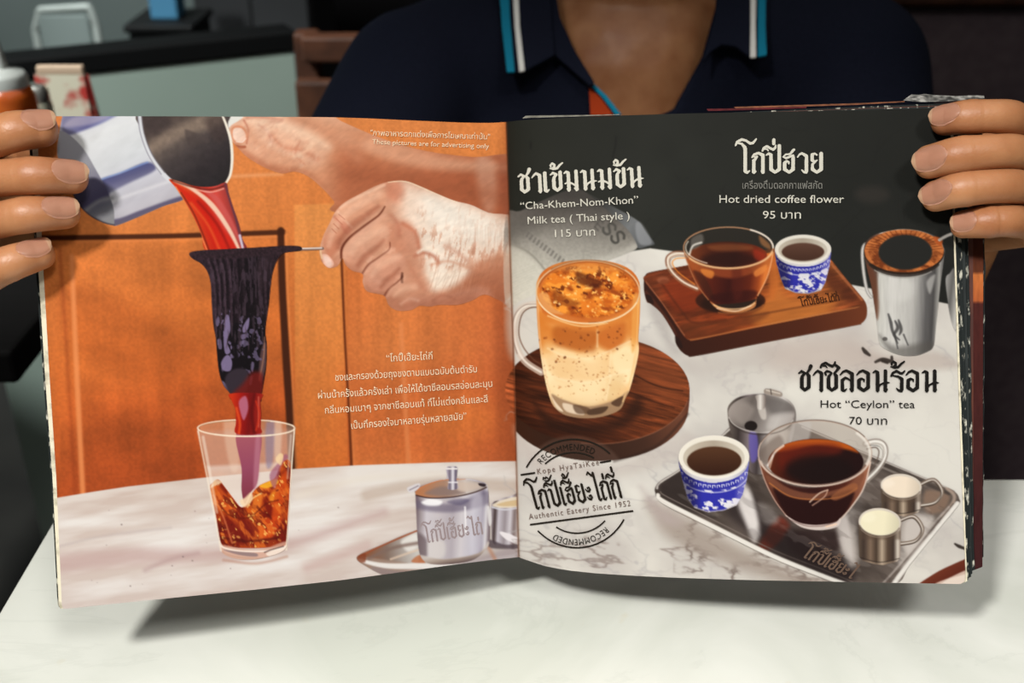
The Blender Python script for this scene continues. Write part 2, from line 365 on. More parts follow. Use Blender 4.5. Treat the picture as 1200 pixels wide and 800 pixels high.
# pitcher
PB = [(73, 137), (76, 132), (165, 130), (262, 130), (268, 146), (272, 165), (273, 188), (271, 206), (265, 217), (250, 221), (232, 221), (216, 231), (190, 242), (160, 255), (140, 263), (133, 264), (120, 260), (104, 251), (92, 238), (80, 215), (71, 195), (67, 178), (69, 158)]
BODY = [(73, 137), (77, 130), (165, 130), (168, 155), (178, 182), (195, 205), (218, 230), (190, 242), (160, 255), (140, 263), (133, 264), (120, 260), (104, 251), (92, 238), (80, 215), (71, 195), (67, 178), (69, 158)]
poly(BODY, lg((90, 130), (150, 262), (0, (150, 152, 180)), (.1, (204, 206, 212)), (.25, (214, 216, 219)), (.5, (208, 211, 216)), (.7, (190, 190, 200)), (1, (176, 172, 180))), n=6)
MASK[0] = spl(BODY, True, 6)
modulate(BODY, .05, 10, 26, 60, 41)
poly([(74, 158), (80, 130), (138, 130), (128, 140), (100, 152)], lg((80, 135), (120, 150), (0, (120, 118, 150)), (.6, (86, 86, 136)), (1, (120, 124, 170))), 5, .95)
poly([(76, 148), (90, 136), (128, 136), (105, 146)], (176, 168, 184), 6, .6)
poly([(108, 226), (117, 211), (140, 203), (172, 190), (182, 199), (150, 215), (118, 232), (112, 240)], lg((140, 200), (148, 222), (0, (70, 74, 120)), (.4, (88, 88, 124)), (1, (130, 128, 152))), 5)
line([(116, 211), (145, 201), (173, 190)], 1.5, (120, 150, 210), 3, .7)
poly([(100, 252), (133, 257), (168, 245), (215, 229), (222, 238), (160, 262), (130, 268)], lg((150, 244), (156, 262), (0, (130, 124, 144)), (.4, (92, 86, 112)), (1, (96, 88, 100))), 4)
line([(130, 236), (170, 222), (200, 212)], 3, (220, 218, 222), 6, .6)
BASE = [(71, 153), (84, 160), (99, 176), (112, 198), (124, 220), (132, 240), (134, 254), (132, 266), (118, 262), (100, 250), (84, 230), (72, 200), (66, 178), (67, 160)]
poly(BASE, lg((70, 160), (122, 258), (0, (150, 150, 158)), (.4, (142, 142, 150)), (.62, (116, 114, 134)), (.75, (70, 66, 90)), (.86, (92, 92, 104)), (1, (128, 128, 132))), 1.6)
poly([(80, 232), (104, 210), (118, 212), (128, 228), (100, 246)], (62, 58, 84), 6, .75)
line([(96, 250), (116, 236), (131, 232)], 5, (124, 124, 128), 6, .8)
MASK[0] = None
line([(71, 190), (80, 215), (92, 238), (104, 251), (120, 260), (134, 263.5)], 1.6, (58, 52, 60), 1.6, .8)
INSIDE = [(165, 130), (262, 130), (267, 146), (271, 165), (271.5, 188), (269, 204), (263, 214), (252, 218.5), (238, 219.5), (224, 218), (210, 213.5), (199, 210), (188, 200), (177, 182), (169, 158)]
poly(INSIDE, lg((190, 140), (245, 220), (0, (74, 62, 58)), (.3, (96, 84, 78)), (.5, (66, 58, 58)), (.75, (46, 40, 42)), (1, (38, 34, 36))))
MASK[0] = spl(INSIDE)
poly([(172, 170), (200, 152), (236, 136), (262, 140), (250, 150), (215, 160), (178, 180)], (136, 118, 104), 12, .75)
poly([(166, 132), (190, 132), (200, 145), (176, 158)], (60, 50, 50), 10, .6)
poly([(240, 140), (262, 138), (266, 160), (252, 166)], (60, 48, 46), 10, .6)
poly([(217, 152), (228, 155), (240, 158), (246, 166), (236, 168), (226, 172), (219, 166)], (72, 62, 60), 4, .7)
modulate(INSIDE, .1, 5, 5, 0, 45)
MASK[0] = None
line([(163, 130), (166.5, 156), (176, 181), (191, 203), (200, 212)], 5, (206, 208, 214), 1.8)
line([(165.5, 130), (169, 156), (178.5, 181), (193, 202)], 1.2, (90, 84, 90), 1.2, .8); line([(161.5, 134), (164.5, 156), (174, 182), (189, 204)], 1.0, (110, 106, 120), 1.2, .7)
line([(259, 132), (265, 146), (270.5, 165), (272, 186), (270, 204), (264.5, 215)], [2, 3, 3.4, 3.4, 3, 2.4], (232, 224, 210), 1.4)
item('printed_pitcher', PB, 0, 'printed picture of a tilted steel pitcher with a dark inside')

# stream of tea from the pitcher
TS = [(198, 210), (210, 212.5), (224, 217), (238, 219), (252, 218), (265, 214), (268, 226), (274, 245), (280, 262), (284, 280), (287, 293), (244, 295), (236, 275), (226, 253), (215, 234), (206, 220)]
poly(TS, lg((215, 260), (278, 245), (0, (212, 92, 40)), (.2, (206, 60, 24)), (.45, (184, 32, 16)), (.7, (202, 70, 60)), (1, (120, 40, 40))))
MASK[0] = spl(TS)
poly([(200, 211), (216, 222), (240, 240), (262, 268), (284, 296), (258, 296), (240, 262), (220, 236)], (196, 28, 12), 6, .8)
line([(212, 226), (226, 248), (238, 275), (246, 296)], 2, (96, 24, 10), 2.5, .7); line([(224, 238), (244, 264), (258, 294)], 3, (228, 110, 50), 4, .5); line([(232, 236), (254, 262), (270, 294)], 3, (120, 14, 8), 4, .6)
line([(204, 212), (226, 222), (248, 240), (268, 268), (281, 294)], [2, 4, 6, 5, 3], (232, 196, 172), 3, .95)
line([(236, 221), (252, 232), (268, 256), (281, 282)], [3, 7, 6, 3], (196, 84, 80), 4, .8)
line([(264, 216), (270, 236), (277, 258), (284, 285)], [3, 3, 3, 4], (92, 50, 62), 2, .85); line([(281, 276), (285, 293)], 3, (206, 196, 214), 2, .9)
line([(201, 211), (222, 218), (245, 222), (262, 218)], 2, (70, 20, 14), 2.5, .7); line([(226, 221), (246, 225), (262, 221)], 1.5, (240, 190, 170), 2, .7)
line([(206, 219), (216, 236), (230, 262), (243, 294)], 1.4, (236, 150, 90), 1.6, .8)
MASK[0] = None
item('printed_tea_stream', TS, 0)

# lower printed hand
H2 = [(376, 303), (374.5, 292), (379, 276), (386, 262), (393, 248), (404, 237), (422, 227), (442, 217), (458, 212.5), (475, 212), (492, 218), (510, 226), (532, 235), (552, 240), (572, 249), (612, 264), (612, 362), (586, 352), (568, 345), (553, 352), (536, 357), (515, 357), (504, 359), (492, 358), (482, 363), (467, 364), (456, 358), (451, 347), (442, 344), (430, 341), (425, 331), (425, 321), (413, 317), (405, 310), (401, 302), (396, 311), (386, 314), (379, 309)]
poly(H2, lg((390, 240), (560, 350), (0, (212, 156, 126)), (.3, (204, 148, 120)), (.6, (198, 140, 112)), (1, (176, 110, 82))))
MASK[0] = spl(H2)
poly([(470, 214), (500, 222), (560, 240), (612, 266), (612, 302), (575, 312), (545, 316), (520, 330), (505, 335), (495, 318), (490, 300), (478, 285), (470, 262), (468, 240)], lg((470, 250), (600, 300), (0, (232, 208, 190)), (.4, (236, 222, 208)), (1, (226, 202, 184))), 30, .95)
noisy([(500, 240), (600, 270), (600, 350), (500, 345), (480, 300)], (196, 138, 110), .55, 3, 12, .56, 401, 12, .1, 16)
noisy([(540, 262), (606, 276), (606, 340), (560, 350), (520, 330)], (170, 108, 82), .45, 2.6, 14, .58, 403, 14, .1, 16)
poly([(500, 228), (545, 246), (590, 264), (600, 282), (560, 284), (520, 270), (498, 250)], (242, 232, 220), 26, .8)
poly([(496, 318), (520, 316), (548, 316), (536, 332), (515, 340), (502, 334)], (240, 226, 210), 14, .9)
poly([(455, 214), (468, 212), (474, 224), (466, 236), (455, 232), (452, 222)], (196, 120, 92), 14, .7)
poly([(458, 262), (478, 260), (490, 276), (492, 292), (484, 300), (466, 296), (455, 284)], (196, 130, 102), 14, .8)
line([(472, 262), (486, 272), (491, 290)], 4, (184, 108, 80), 6, .7)
poly([(480, 296), (492, 300), (498, 318), (504, 336), (490, 340), (478, 322)], (198, 138, 110), 14, .8)
line([(486, 300), (496, 296), (508, 300), (514, 308)], 4, (176, 108, 84), 5, .7); line([(490, 296), (502, 290), (514, 296)], 3, (240, 224, 206), 4, .7)
line([(522, 288), (536, 296), (548, 305)], 5, (196, 148, 126), 7, .6); line([(505, 310), (525, 306), (545, 312), (558, 318)], 3, (200, 146, 120), 5, .6)
poly([(560, 306), (612, 296), (612, 366), (586, 354), (566, 345), (540, 357), (505, 358), (530, 346), (550, 330)], lg((560, 300), (580, 355), (0, (190, 128, 98)), (1, (146, 82, 56))), 14, .8)
poly([(480, 350), (520, 345), (560, 335), (575, 345), (540, 360), (480, 366)], (190, 130, 106), 10, .7)
for k, x in enumerate(np.linspace(556, 604, 20)): line([(x+rng.uniform(-2, 2), 262+k*.6), (x-1+rng.uniform(-2, 2), 300+rng.uniform(-10, 14))], .9, (196, 136, 108), 1.4, .2)
for k, x in enumerate(np.linspace(510, 600, 34)): line([(x+rng.uniform(-3, 3), 318+rng.uniform(-8, 6)), (x-8, 338+rng.uniform(-6, 10))], .9, (150, 92, 68), 1.4, .2)
noisy([(380, 290), (400, 240), (460, 215), (470, 290), (470, 350), (430, 340)], (226, 176, 150), .5, 14, 10, .55, 405, 30, .14, 10)
poly([(430, 330), (452, 340), (478, 352), (520, 350), (560, 346), (560, 362), (470, 368), (430, 345)], (160, 98, 74), 12, .6); poly([(376, 296), (392, 300), (402, 300), (392, 318), (376, 312)], (170, 104, 78), 8, .5); poly([(406, 306), (424, 318), (428, 324), (414, 324), (402, 308)], (164, 100, 76), 8, .6)
# fingers: creases and rounding
poly([(378, 280), (388, 262), (402, 242), (440, 222), (452, 228), (446, 244), (425, 256), (405, 274), (394, 296), (384, 300)], lg((395, 245), (410, 275), (0, (222, 168, 138)), (.5, (206, 146, 116)), (1, (190, 120, 92))), 6, .9)
line([(400, 302), (401, 290), (410, 278), (428, 264), (444, 252), (451, 242)], [2.5, 3, 3, 2.6, 2, 1.2], (92, 36, 22), 2.6, .9)
line([(425, 320), (432, 310), (446, 300), (456, 292), (457, 284)], [2.5, 2.6, 2.2, 1.4, 1], (104, 46, 30), 2.4, .85)
line([(451, 346), (456, 338), (466, 330), (472, 324)], [2.4, 2.4, 2, 1.4], (104, 46, 30), 2.4, .8); line([(471, 320), (471, 330)], 3, (60, 24, 16), 2.4, .8)
poly([(403, 296), (412, 282), (440, 262), (456, 268), (452, 284), (432, 302), (420, 316), (408, 310)], lg((420, 275), (432, 310), (0, (214, 160, 132)), (.6, (204, 146, 120)), (1, (188, 124, 98))), 6, .75)
poly([(428, 322), (440, 308), (462, 296), (476, 304), (470, 322), (452, 340), (434, 338)], lg((440, 305), (455, 340), (0, (206, 148, 122)), (1, (194, 132, 108))), 6, .7)
line([(392, 254), (400, 264), (406, 272)], 3, (182, 100, 78), 5, .6); line([(396, 248), (404, 258), (412, 266)], 2.4, (236, 196, 172), 4, .5); line([(398, 256), (408, 270)], 6, (206, 130, 106), 6, .6)
poly([(377, 299), (383, 298), (389, 304), (391, 310), (386, 314), (380, 310)], (228, 178, 158), 2.5); poly([(379, 301), (384, 301), (388, 306), (388, 311), (383, 311)], (232, 196, 182), 2.5)
line([(375, 291), (377, 302)], 2, (226, 190, 150), 2, .8)
line([(455, 213), (476, 212.5), (500, 222), (535, 236)], 1.6, (246, 224, 190), 2, .7)
for q_, w_ in (([(399, 294), (403, 284), (414, 270), (432, 256), (446, 245)], [5, 8, 9, 7, 3]), ([(422, 314), (430, 304), (443, 294), (452, 285)], [5, 7, 6, 3]), ([(449, 340), (455, 332), (464, 325), (470, 318)], [4, 6, 5, 3])):
    line(np.array(q_)+[-2.5, -3.5], w_, (150, 84, 62), 6, .5); line(np.array(q_)+[5, 6.5], w_, (226, 172, 146), 6, .45)
for q_, w_ in (([(385, 288), (392, 268), (404, 252), (424, 238), (444, 228)], [6, 8, 8, 8, 6]), ([(412, 296), (420, 284), (436, 274), (450, 268)], [6, 8, 8, 5]), ([(436, 322), (444, 312), (458, 304), (468, 300)], [5, 8, 8, 5]), ([(462, 346), (472, 338), (486, 336)], [4, 8, 8])):
    line(q_, w_, (232, 182, 154), 7, .5)
line([(399, 243), (410, 236), (430, 226), (450, 217)], 3, (238, 198, 172), 4, .55); line([(458, 252), (466, 262), (468, 276)], 4, (180, 108, 84), 7, .5); line([(478, 306), (486, 322), (498, 340)], 5, (182, 118, 92), 8, .5)
for q_ in ([(391, 262), (397, 268)], [(394, 256), (401, 263)], [(397, 251), (404, 257)], [(389, 268), (394, 273)]): line(q_, 1, (168, 92, 70), 1.6, .6)
line([(507, 352), (520, 346), (532, 350)], 3, (150, 92, 70), 5, .5); line([(470, 356), (480, 350), (490, 352)], 3, (220, 170, 146), 5, .5)
modulate(H2, .05, 3, 7, 60, 51); modulate(H2, .05, 24, 14, 30, 52)
MASK[0] = None
item('printed_hand', A1, 0, 'printed hand and forearm at the pitcher'); item('printed_hand', H2, 0, 'printed fist holding the filter wire')

# filter wire and cloth filter
line([(330, 293), (354, 292), (378, 291)], 3.4, (120, 96, 88), 1.4); line([(352, 291), (377, 290.4)], 1.4, (230, 216, 206), 1.2)
item('printed_filter_wire', [(352, 289.8), (378, 289), (378, 293), (352, 294)], 0, None, False)
CF = [(222, 298), (225, 295), (240, 293), (262, 292), (300, 290), (332, 288), (350, 288.4), (354, 291.5), (350, 294), (336, 295.5), (329, 299), (323, 309), (319, 322), (317, 336), (315, 356), (311.5, 380), (311, 392), (312.5, 404), (312, 428), (309, 448), (306, 464), (303, 471), (272, 468), (270, 461), (262, 451), (257, 436), (254.5, 414), (253, 396), (250, 380), (248, 352), (247, 332), (243, 318), (236, 309), (226, 303)]
poly(CF, lg((246, 330), (318, 336), (0, (40, 28, 36)), (.35, (30, 20, 26)), (.7, (18, 12, 16)), (1, (36, 24, 30))))
MASK[0] = spl(CF)
poly([(222, 296), (300, 289), (352, 289), (330, 298), (260, 304), (228, 303)], (44, 30, 36), 4, .9)
for i, (x, a) in enumerate([(252, .6), (258, .5), (264, .7), (271, .55), (279, .35), (287, .25), (306, .3), (312, .4)]):
    line([(x-8+i*1.2, 304), (x-1, 330), (x+1, 380), (x+3, 400)], [3, 2.4, 2, 1.2], (80, 60, 72), 3, a*.9)
    line([(x-5+i*1.2, 304), (x+2, 330), (x+4, 395)], 2, (12, 6, 10), 3, .6)
modulate(CF, .35, 1.6, 2.2, 0, 61, octv=2)
poly([(300, 306), (318, 300), (314, 330), (304, 340)], (60, 44, 50), 10, .4)
poly([(250, 395), (312, 372), (313, 430), (306, 466), (270, 466), (256, 440)], (12, 8, 12), 8, .75)
G_ = (118, 104, 138)
for q, a in [([(264, 372), (268, 370), (270, 386), (266, 400), (270, 412), (264, 414), (262, 396)], .95), ([(263, 418), (268, 416), (272, 424), (270, 434), (262, 434), (259, 426)], .95), ([(286, 380), (292, 372), (291, 384), (286, 390), (284, 386)], .95), ([(282, 393), (287, 391), (289, 395), (284, 398)], .8), ([(281, 400), (286, 399), (285, 403), (281, 404)], .7),
             ([(255, 398), (259, 398), (260, 408), (256, 408)], .7), ([(260, 446), (265, 450), (268, 460), (263, 454)], .8), ([(295, 424), (298, 426), (296, 436), (294, 432)], .7), ([(293, 442), (296, 440), (295, 450), (292, 450)], .6)]: poly(q, G_, 1.6, a)
poly([(265, 440), (276, 432), (290, 434), (291, 450), (286, 460), (270, 462), (264, 452)], (56, 46, 56), 4, .8)
poly([(306, 410), (312, 402), (311, 430), (306, 448), (303, 440)], (128, 92, 92), 3, .55); line([(310, 395), (309, 418), (304, 445)], 1.6, (170, 120, 96), 2, .6)
noisy([(254, 372), (272, 366), (274, 412), (270, 438), (258, 430), (255, 400)], (116, 102, 136), .8, 6, 11, .60, 411, 10, .05, 4)
noisy([(280, 374), (308, 366), (310, 430), (296, 440), (280, 420)], (104, 92, 122), .7, 6, 9, .64, 413, -20, .05, 4)
noisy([(246, 320), (318, 306), (312, 400), (252, 400)], (74, 58, 70), .5, 2, 14, .55, 415, 0, .1, 6)
dots(spl([(280, 376), (308, 366), (308, 420), (280, 424)]), 26, .4, 1.1, [(110, 100, 120), (80, 70, 84)], 9, .8)
poly([(284, 450), (296, 436), (308, 440), (306, 470), (274, 470), (272, 462)], (110, 22, 16), 8, .8)
MASK[0] = None
item('printed_cloth_filter', CF, 0, 'printed picture of a black cloth tea filter')

# falling stream and glass
G1 = [(231.5, 503), (238, 496), (258, 492), (288, 491), (318, 492), (338, 496), (345.5, 502), (343, 540), (339.5, 590), (336.5, 630), (335, 642), (324, 649), (300, 655), (280, 655), (264, 650), (258.5, 641), (254, 610), (245, 563), (236, 520)]
MASK[0] = spl(G1)
poly(G1, (226, 206, 190), 2, .32)
poly([(232, 505), (345, 503), (341, 546), (242, 552)], (188, 146, 130), 8, .5, False)
poly([(242, 546), (341, 541), (339, 600), (250, 600)], (222, 208, 200), 6, .6, False)
poly([(262, 494), (278, 493), (280, 545), (270, 548)], (230, 206, 186), 6, .35); poly([(312, 494), (322, 494), (320, 540), (312, 545)], (128, 120, 150), 5, .6)
poly([(322, 496), (330, 496), (328, 540), (322, 545)], (222, 200, 184), 5, .5)
LQ = [(246, 573), (250, 565), (256, 562), (263, 570), (272, 582), (282, 594), (289, 590), (296, 577), (304, 569), (312, 565), (322, 560), (328, 546), (332, 540), (340, 541), (340, 566), (338, 600), (335, 636), (325, 640), (300, 642), (272, 641), (259, 636), (253, 605)]
poly(LQ, lg((250, 570), (300, 642), (0, (176, 66, 22)), (.5, (164, 52, 18)), (1, (112, 26, 16))), 2)
MASK[0] = spl(LQ)
poly(LQ, mott((110, 22, 10), (206, 92, 26), 16, 7, 60, 71, 4, .35, .65), 2, .8)
poly([(252, 612), (334, 606), (335, 642), (258, 642)], (110, 24, 18), 16, .6, False)
for q, c in [([(300, 574), (308, 570), (306, 590), (298, 606), (294, 600)], (224, 120, 40)), ([(316, 580), (326, 574), (326, 582), (318, 588)], (236, 150, 40)), ([(324, 570), (336, 552), (334, 580), (326, 606), (318, 612)], (196, 70, 20)), ([(254, 568), (262, 576), (276, 598), (268, 600), (256, 584)], (200, 82, 30)), ([(306, 610), (330, 606), (318, 630), (304, 628)], (206, 72, 22))]: poly(q, c, 4, .75)
noisy(LQ, (226, 116, 40), .6, 16, 6, .54, 421, 62, .16, 3, 4); noisy(LQ, (82, 16, 10), .6, 16, 6, .54, 423, 48, .16, 3, 4); noisy(LQ, (246, 190, 100), .75, 7, 3, .68, 425, 60, .07, 3, 4)
poly([(304, 568), (322, 561), (326, 566), (312, 572)], (236, 168, 40), 2.4, .9)
line([(256, 590), (270, 604), (292, 606), (312, 590), (326, 586)], 1.6, (90, 20, 8), 2.4, .7); line([(262, 630), (290, 634), (326, 630)], 2.5, (70, 14, 10), 4, .7); line([(250, 580), (262, 606), (272, 636)], 2, (226, 130, 80), 2.4, .6)
line([(290, 594), (296, 584), (306, 578)], 1.6, (240, 200, 130), 2, .8); dots(spl([(262, 585), (330, 575), (330, 636), (264, 636)]), 40, .5, 1.5, [(232, 130, 50), (86, 18, 8), (240, 180, 90)], 12, .7, 1.8)
MASK[0] = spl(G1)
poly([(316, 556), (328, 540), (334, 532), (338, 536), (330, 545), (322, 572)], (150, 84, 110), 3, .7)
poly([(277, 508), (305, 507), (304, 540), (301, 566), (293, 578), (287, 590), (283, 574), (283, 548)], lg((280, 508), (292, 590), (0, (160, 84, 96)), (.5, (142, 68, 92)), (1, (120, 46, 60))), 1.6)
poly([(300, 508), (305, 508), (303, 560), (297, 570)], (176, 112, 130), 4, .7)
poly([(281, 587), (287, 583), (294, 577), (296, 584), (287, 594)], (236, 206, 170), 3, .9); poly([(246, 572), (252, 562), (260, 565), (250, 570)], (232, 206, 170), 2.4, .8); poly([(323, 538), (328, 531), (332, 534), (329, 545)], (236, 206, 160), 2.4, .8)
poly([(258, 638), (300, 645), (336, 634), (336, 648), (300, 657), (262, 652)], (206, 160, 140), 3, .8); poly([(262, 644), (280, 650), (300, 652), (300, 648), (280, 646)], (120, 104, 110), 2, .7)
arc(297, 638, 38.5, 8, 10, 170, 1.6, (245, 232, 222), 1.6, .9); arc(297, 643, 38, 11, 20, 160, 1.6, (190, 150, 130), 1.8, .9); poly([(312, 648), (332, 640), (334, 644), (320, 652)], (240, 226, 214), 2, .8); line([(310, 647), (318, 644), (332, 640)], 1.4, (60, 40, 40), 1.6, .7)
MASK[0] = None
line([(232, 505), (240, 545), (250, 595), (259, 645)], [2, 2, 2.4, 2], (236, 222, 206), 1.6, .75); line([(238, 512), (246, 555), (254, 600)], 3.4, (240, 232, 220), 3, .45)
line([(345, 503), (342, 545), (339, 595), (335.5, 644)], 1.6, (240, 226, 206), 1.4, .85); line([(341, 510), (337, 560)], 2.4, (236, 226, 214), 3, .4)
arc(288.5, 501.5, 57, 9.6, 0, 360, 1.7, (240, 222, 200), 1.4, .9); arc(288.5, 501, 55, 8, 170, 300, 1.1, (150, 96, 60), 1.4, .6)
S2 = [(270, 461), (306, 461), (305, 470), (306, 485), (305.5, 500), (305, 508), (277, 508), (276.5, 495), (276, 480), (272, 470)]
poly(S2, lg((272, 480), (306, 482), (0, (186, 44, 16)), (.3, (150, 20, 14)), (.6, (110, 14, 14)), (1, (150, 30, 20))))
MASK[0] = spl(S2)
poly([(280, 470), (288, 464), (291, 478), (286, 492), (282, 484)], (176, 104, 130), 3, .85); line([(277, 478), (281, 495), (280, 508)], 3, (216, 76, 30), 3, .8); line([(298, 462), (295, 485), (298, 507)], 4, (84, 10, 10), 4, .7); line([(303, 465), (303, 500)], 1.6, (210, 110, 90), 2, .6)
line([(300, 470), (304, 486), (300, 504)], 2, (190, 50, 26), 2, .7)
MASK[0] = None
arc(288.5, 501.5, 57, 9.6, 60, 130, 1.5, (240, 222, 200), 1.4, .7)
item('printed_glass', G1, 0, 'printed picture of a glass catching red tea'); item('printed_tea_stream', S2, 0)

# steel tray, sugar pot and cup at the gutter
TR = [(418, 655), (424, 648), (450, 637), (488, 621), (560, 600), (618, 590), (618, 660), (560, 668), (500, 676), (470, 680), (450, 674), (430, 664)]
poly(TR, lg((430, 640), (520, 680), (0, (148, 122, 108)), (.5, (156, 134, 122)), (1, (190, 180, 176))))
MASK[0] = spl(TR)
poly([(424, 650), (450, 638), (488, 622), (490, 658), (470, 658), (440, 654)], lg((430, 645), (488, 640), (0, (132, 84, 60)), (.4, (126, 106, 96)), (.7, (164, 154, 148)), (1, (196, 192, 188))), 3)
poly([(470, 634), (488, 625), (489, 640), (478, 646)], (224, 220, 216), 5, .9)
line([(421, 652), (450, 638), (490, 621)], 2, (150, 76, 48), 1.8, .9); line([(432, 654), (460, 642), (490, 636)], 4, (122, 100, 92), 4, .8); line([(458, 655), (478, 648), (490, 644)], 2.4, (214, 190, 170), 2.4, .8); poly([(482, 658), (492, 650), (498, 660)], (180, 104, 64), 2.6, .8)
line([(421, 656), (450, 662.5), (490, 663), (540, 662), (612, 650)], [3, 6, 7, 6, 5], (228, 224, 222), 2.4, .95); poly([(436, 664), (470, 669), (520, 668), (470, 682), (446, 676)], (140, 124, 124), 4, .8)
poly([(540, 660), (612, 640), (612, 668), (540, 672)], (160, 146, 150), 8, .7); line([(572, 640), (580, 655)], 4, (180, 120, 88), 5, .6)
poly([(419, 651), (428, 648), (428, 658), (420, 658)], (124, 60, 36), 3, .8)
MASK[0] = None
item('printed_tray', TR, 0)
C2 = [(576, 592), (584, 586), (596, 582), (616, 580), (616, 640), (590, 640), (578, 636), (576, 620)]
poly(C2, lg((576, 600), (612, 602), (0, (160, 150, 158)), (.12, (70, 56, 56)), (.24, (196, 190, 200)), (.45, (150, 140, 146)), (.62, (206, 200, 208)), (.75, (128, 112, 112)), (.9, (196, 184, 180)), (1, (170, 160, 160))))
poly([(577, 592), (590, 585), (616, 581), (616, 592), (590, 595)], (226, 212, 192), 2, .95); poly([(582, 591), (596, 587), (616, 585), (616, 591), (592, 593)], (206, 176, 130), 2, .8); line([(577, 594), (592, 597), (616, 593)], 2, (206, 204, 214), 1.6, .9)
poly([(574, 632), (592, 638), (616, 636), (616, 642), (576, 642)], (76, 64, 70), 3, .8); line([(587, 624), (596, 629), (614, 637)], [3, 8, 7], (236, 230, 234), 2, .95)
item('printed_cup', C2, 0)
SP = [(487, 580), (487, 573), (498, 567), (514, 562), (523, 561), (523.5, 548), (530, 546.5), (536, 548), (536, 560), (550, 561), (563, 564), (571, 569), (573, 590), (574, 612), (574, 632), (570, 643), (556, 655), (536, 660), (508, 661), (496, 656), (491, 645), (489, 625), (488, 600)]
poly(SP, lg((488, 600), (574, 604), (0, (110, 92, 100)), (.05, (150, 138, 142)), (.14, (202, 196, 204)), (.3, (196, 188, 194)), (.5, (176, 168, 176)), (.62, (206, 200, 206)), (.78, (190, 186, 200)), (.9, (140, 132, 150)), (.95, (214, 210, 216)), (1, (120, 104, 110))))
MASK[0] = spl(SP)
poly([(488, 586), (530, 590), (573, 574), (573, 590), (530, 600), (489, 596)], (96, 86, 108), 6, .6); poly([(494, 588), (505, 584), (518, 587), (514, 592), (500, 592)], (244, 242, 246), 4, .95); poly([(524, 588), (540, 584), (550, 586), (540, 592)], (90, 82, 110), 4, .6)
line([(545, 594), (546, 625)], 2, (240, 236, 240), 2, .9); poly([(552, 588), (566, 582), (566, 640), (552, 648)], (214, 210, 220), 8, .5)
poly([(488, 625), (500, 632), (500, 652), (490, 650)], (96, 80, 84), 6, .7); poly([(502, 634), (520, 634), (520, 652), (504, 654)], (214, 208, 206), 6, .7); poly([(490, 650), (520, 655), (560, 648), (572, 634), (572, 650), (540, 664), (500, 664)], lg((530, 648), (532, 660), (0, (200, 190, 184)), (.5, (160, 142, 128)), (1, (90, 70, 66))), 3, .85)
LID = [(487, 580), (489, 573), (502, 566), (520, 562), (540, 561), (560, 564), (570, 569), (566, 574), (550, 579), (530, 582), (505, 583)]
poly(LID, lg((490, 578), (570, 565), (0, (178, 116, 78)), (.4, (164, 128, 108)), (.7, (200, 190, 186)), (1, (150, 138, 136))), 1.6)
poly([(498, 578), (515, 570), (530, 572), (545, 577), (520, 581)], (132, 112, 108), 5, .8); poly([(535, 565), (560, 566), (562, 572), (540, 576)], (206, 186, 172), 5, .7); line([(487, 580), (505, 583.4), (532, 582), (555, 577), (570, 571)], 1.6, (60, 40, 40), 1.4, .85); line([(490, 573), (515, 563), (545, 561)], 1.2, (196, 118, 76), 1.4, .8)
poly([(561, 566), (569, 567), (568, 570), (562, 569)], (40, 28, 34), 1.6, .9)
MASK[0] = None
poly([(523, 548.5), (530, 547), (536, 548), (535, 562), (537, 572), (525, 573), (526, 562)], lg((523, 560), (537, 560), (0, (190, 180, 196)), (.3, (110, 100, 116)), (.55, (226, 222, 230)), (.8, (90, 80, 100)), (1, (190, 180, 186))), 1.3); line([(523.5, 549), (536, 549)], 2, (230, 224, 224), 1.2); line([(526, 565), (536, 565)], 1.6, (232, 228, 236), 1.6, .9)
poly([(477, 572), (482, 569), (491, 566), (492, 570), (487, 575), (480, 577)], (212, 206, 210), 1.4); line([(480, 574), (490, 569)], 1.2, (120, 108, 120), 1.2, .8)
poly([(571, 594), (575, 596), (576, 612), (573, 615)], (222, 218, 220), 1.6, .9)
item('printed_sugar_pot', SP, 0, 'printed picture of a lidded steel sugar pot')
# soft contact tones printed under the glass
line([(262, 656), (300, 660), (336, 652)], 3, (170, 120, 100), 4, .5)
# ================= RIGHT PAGE: hot and iced drinks on marble
RP = np.array([(601, 120), (1142, 118), (1142, 722), (609, 722), (603, 430), (594.5, 190), (593, 143), (592, 120)])
MASK[0] = RP
poly(RP, lg((600, 130), (1110, 300), (0, (34, 35, 30)), (.3, (37, 38, 34)), (.7, (33, 34, 31)), (1, (30, 31, 29))), smooth=False)
modulate(RP, .10, 60, 60, 20, 101, smooth=False)
r_ = np.random.default_rng(5)
for k in range(26):
    x, y = r_.uniform(605, 1090), r_.uniform(150, 280); t = r_.uniform(0, 6.28); L_ = r_.uniform(15, 60); b_ = r_.uniform(-12, 12)
    line([(x, y), (x+L_/2*math.cos(t)-b_*math.sin(t)*.5, y+L_/2*math.sin(t)+b_*math.cos(t)*.5), (x+L_*math.cos(t), y+L_*math.sin(t))], .9, (26, 26, 24), 1.4, .5)
line([(622, 166), (622, 174)], 2.2, (24, 24, 22), 2.5, .7); line([(722, 160), (721, 172), (718, 184)], 2.2, (24, 24, 22), 2.5, .7); line([(975, 280), (1000, 256), (1012, 244)], .9, (24, 24, 22), 1.4, .6); line([(980, 244), (1000, 252), (1024, 276)], .9, (28, 28, 26), 1.4, .5)
ell(1022, 228, 20, 10, (56, 50, 46), 14, .5)
RM = [(590, 345), (640, 330), (700, 306), (735, 295), (762, 291), (800, 296), (1010, 336), (1060, 346), (1142, 362), (1142, 722), (590, 722)]
poly(RM, lg((800, 300), (830, 680), (0, (206, 202, 194)), (.2, (196, 190, 184)), (.45, (206, 202, 194)), (.7, (208, 204, 198)), (1, (206, 200, 192))), 2, smooth=False)
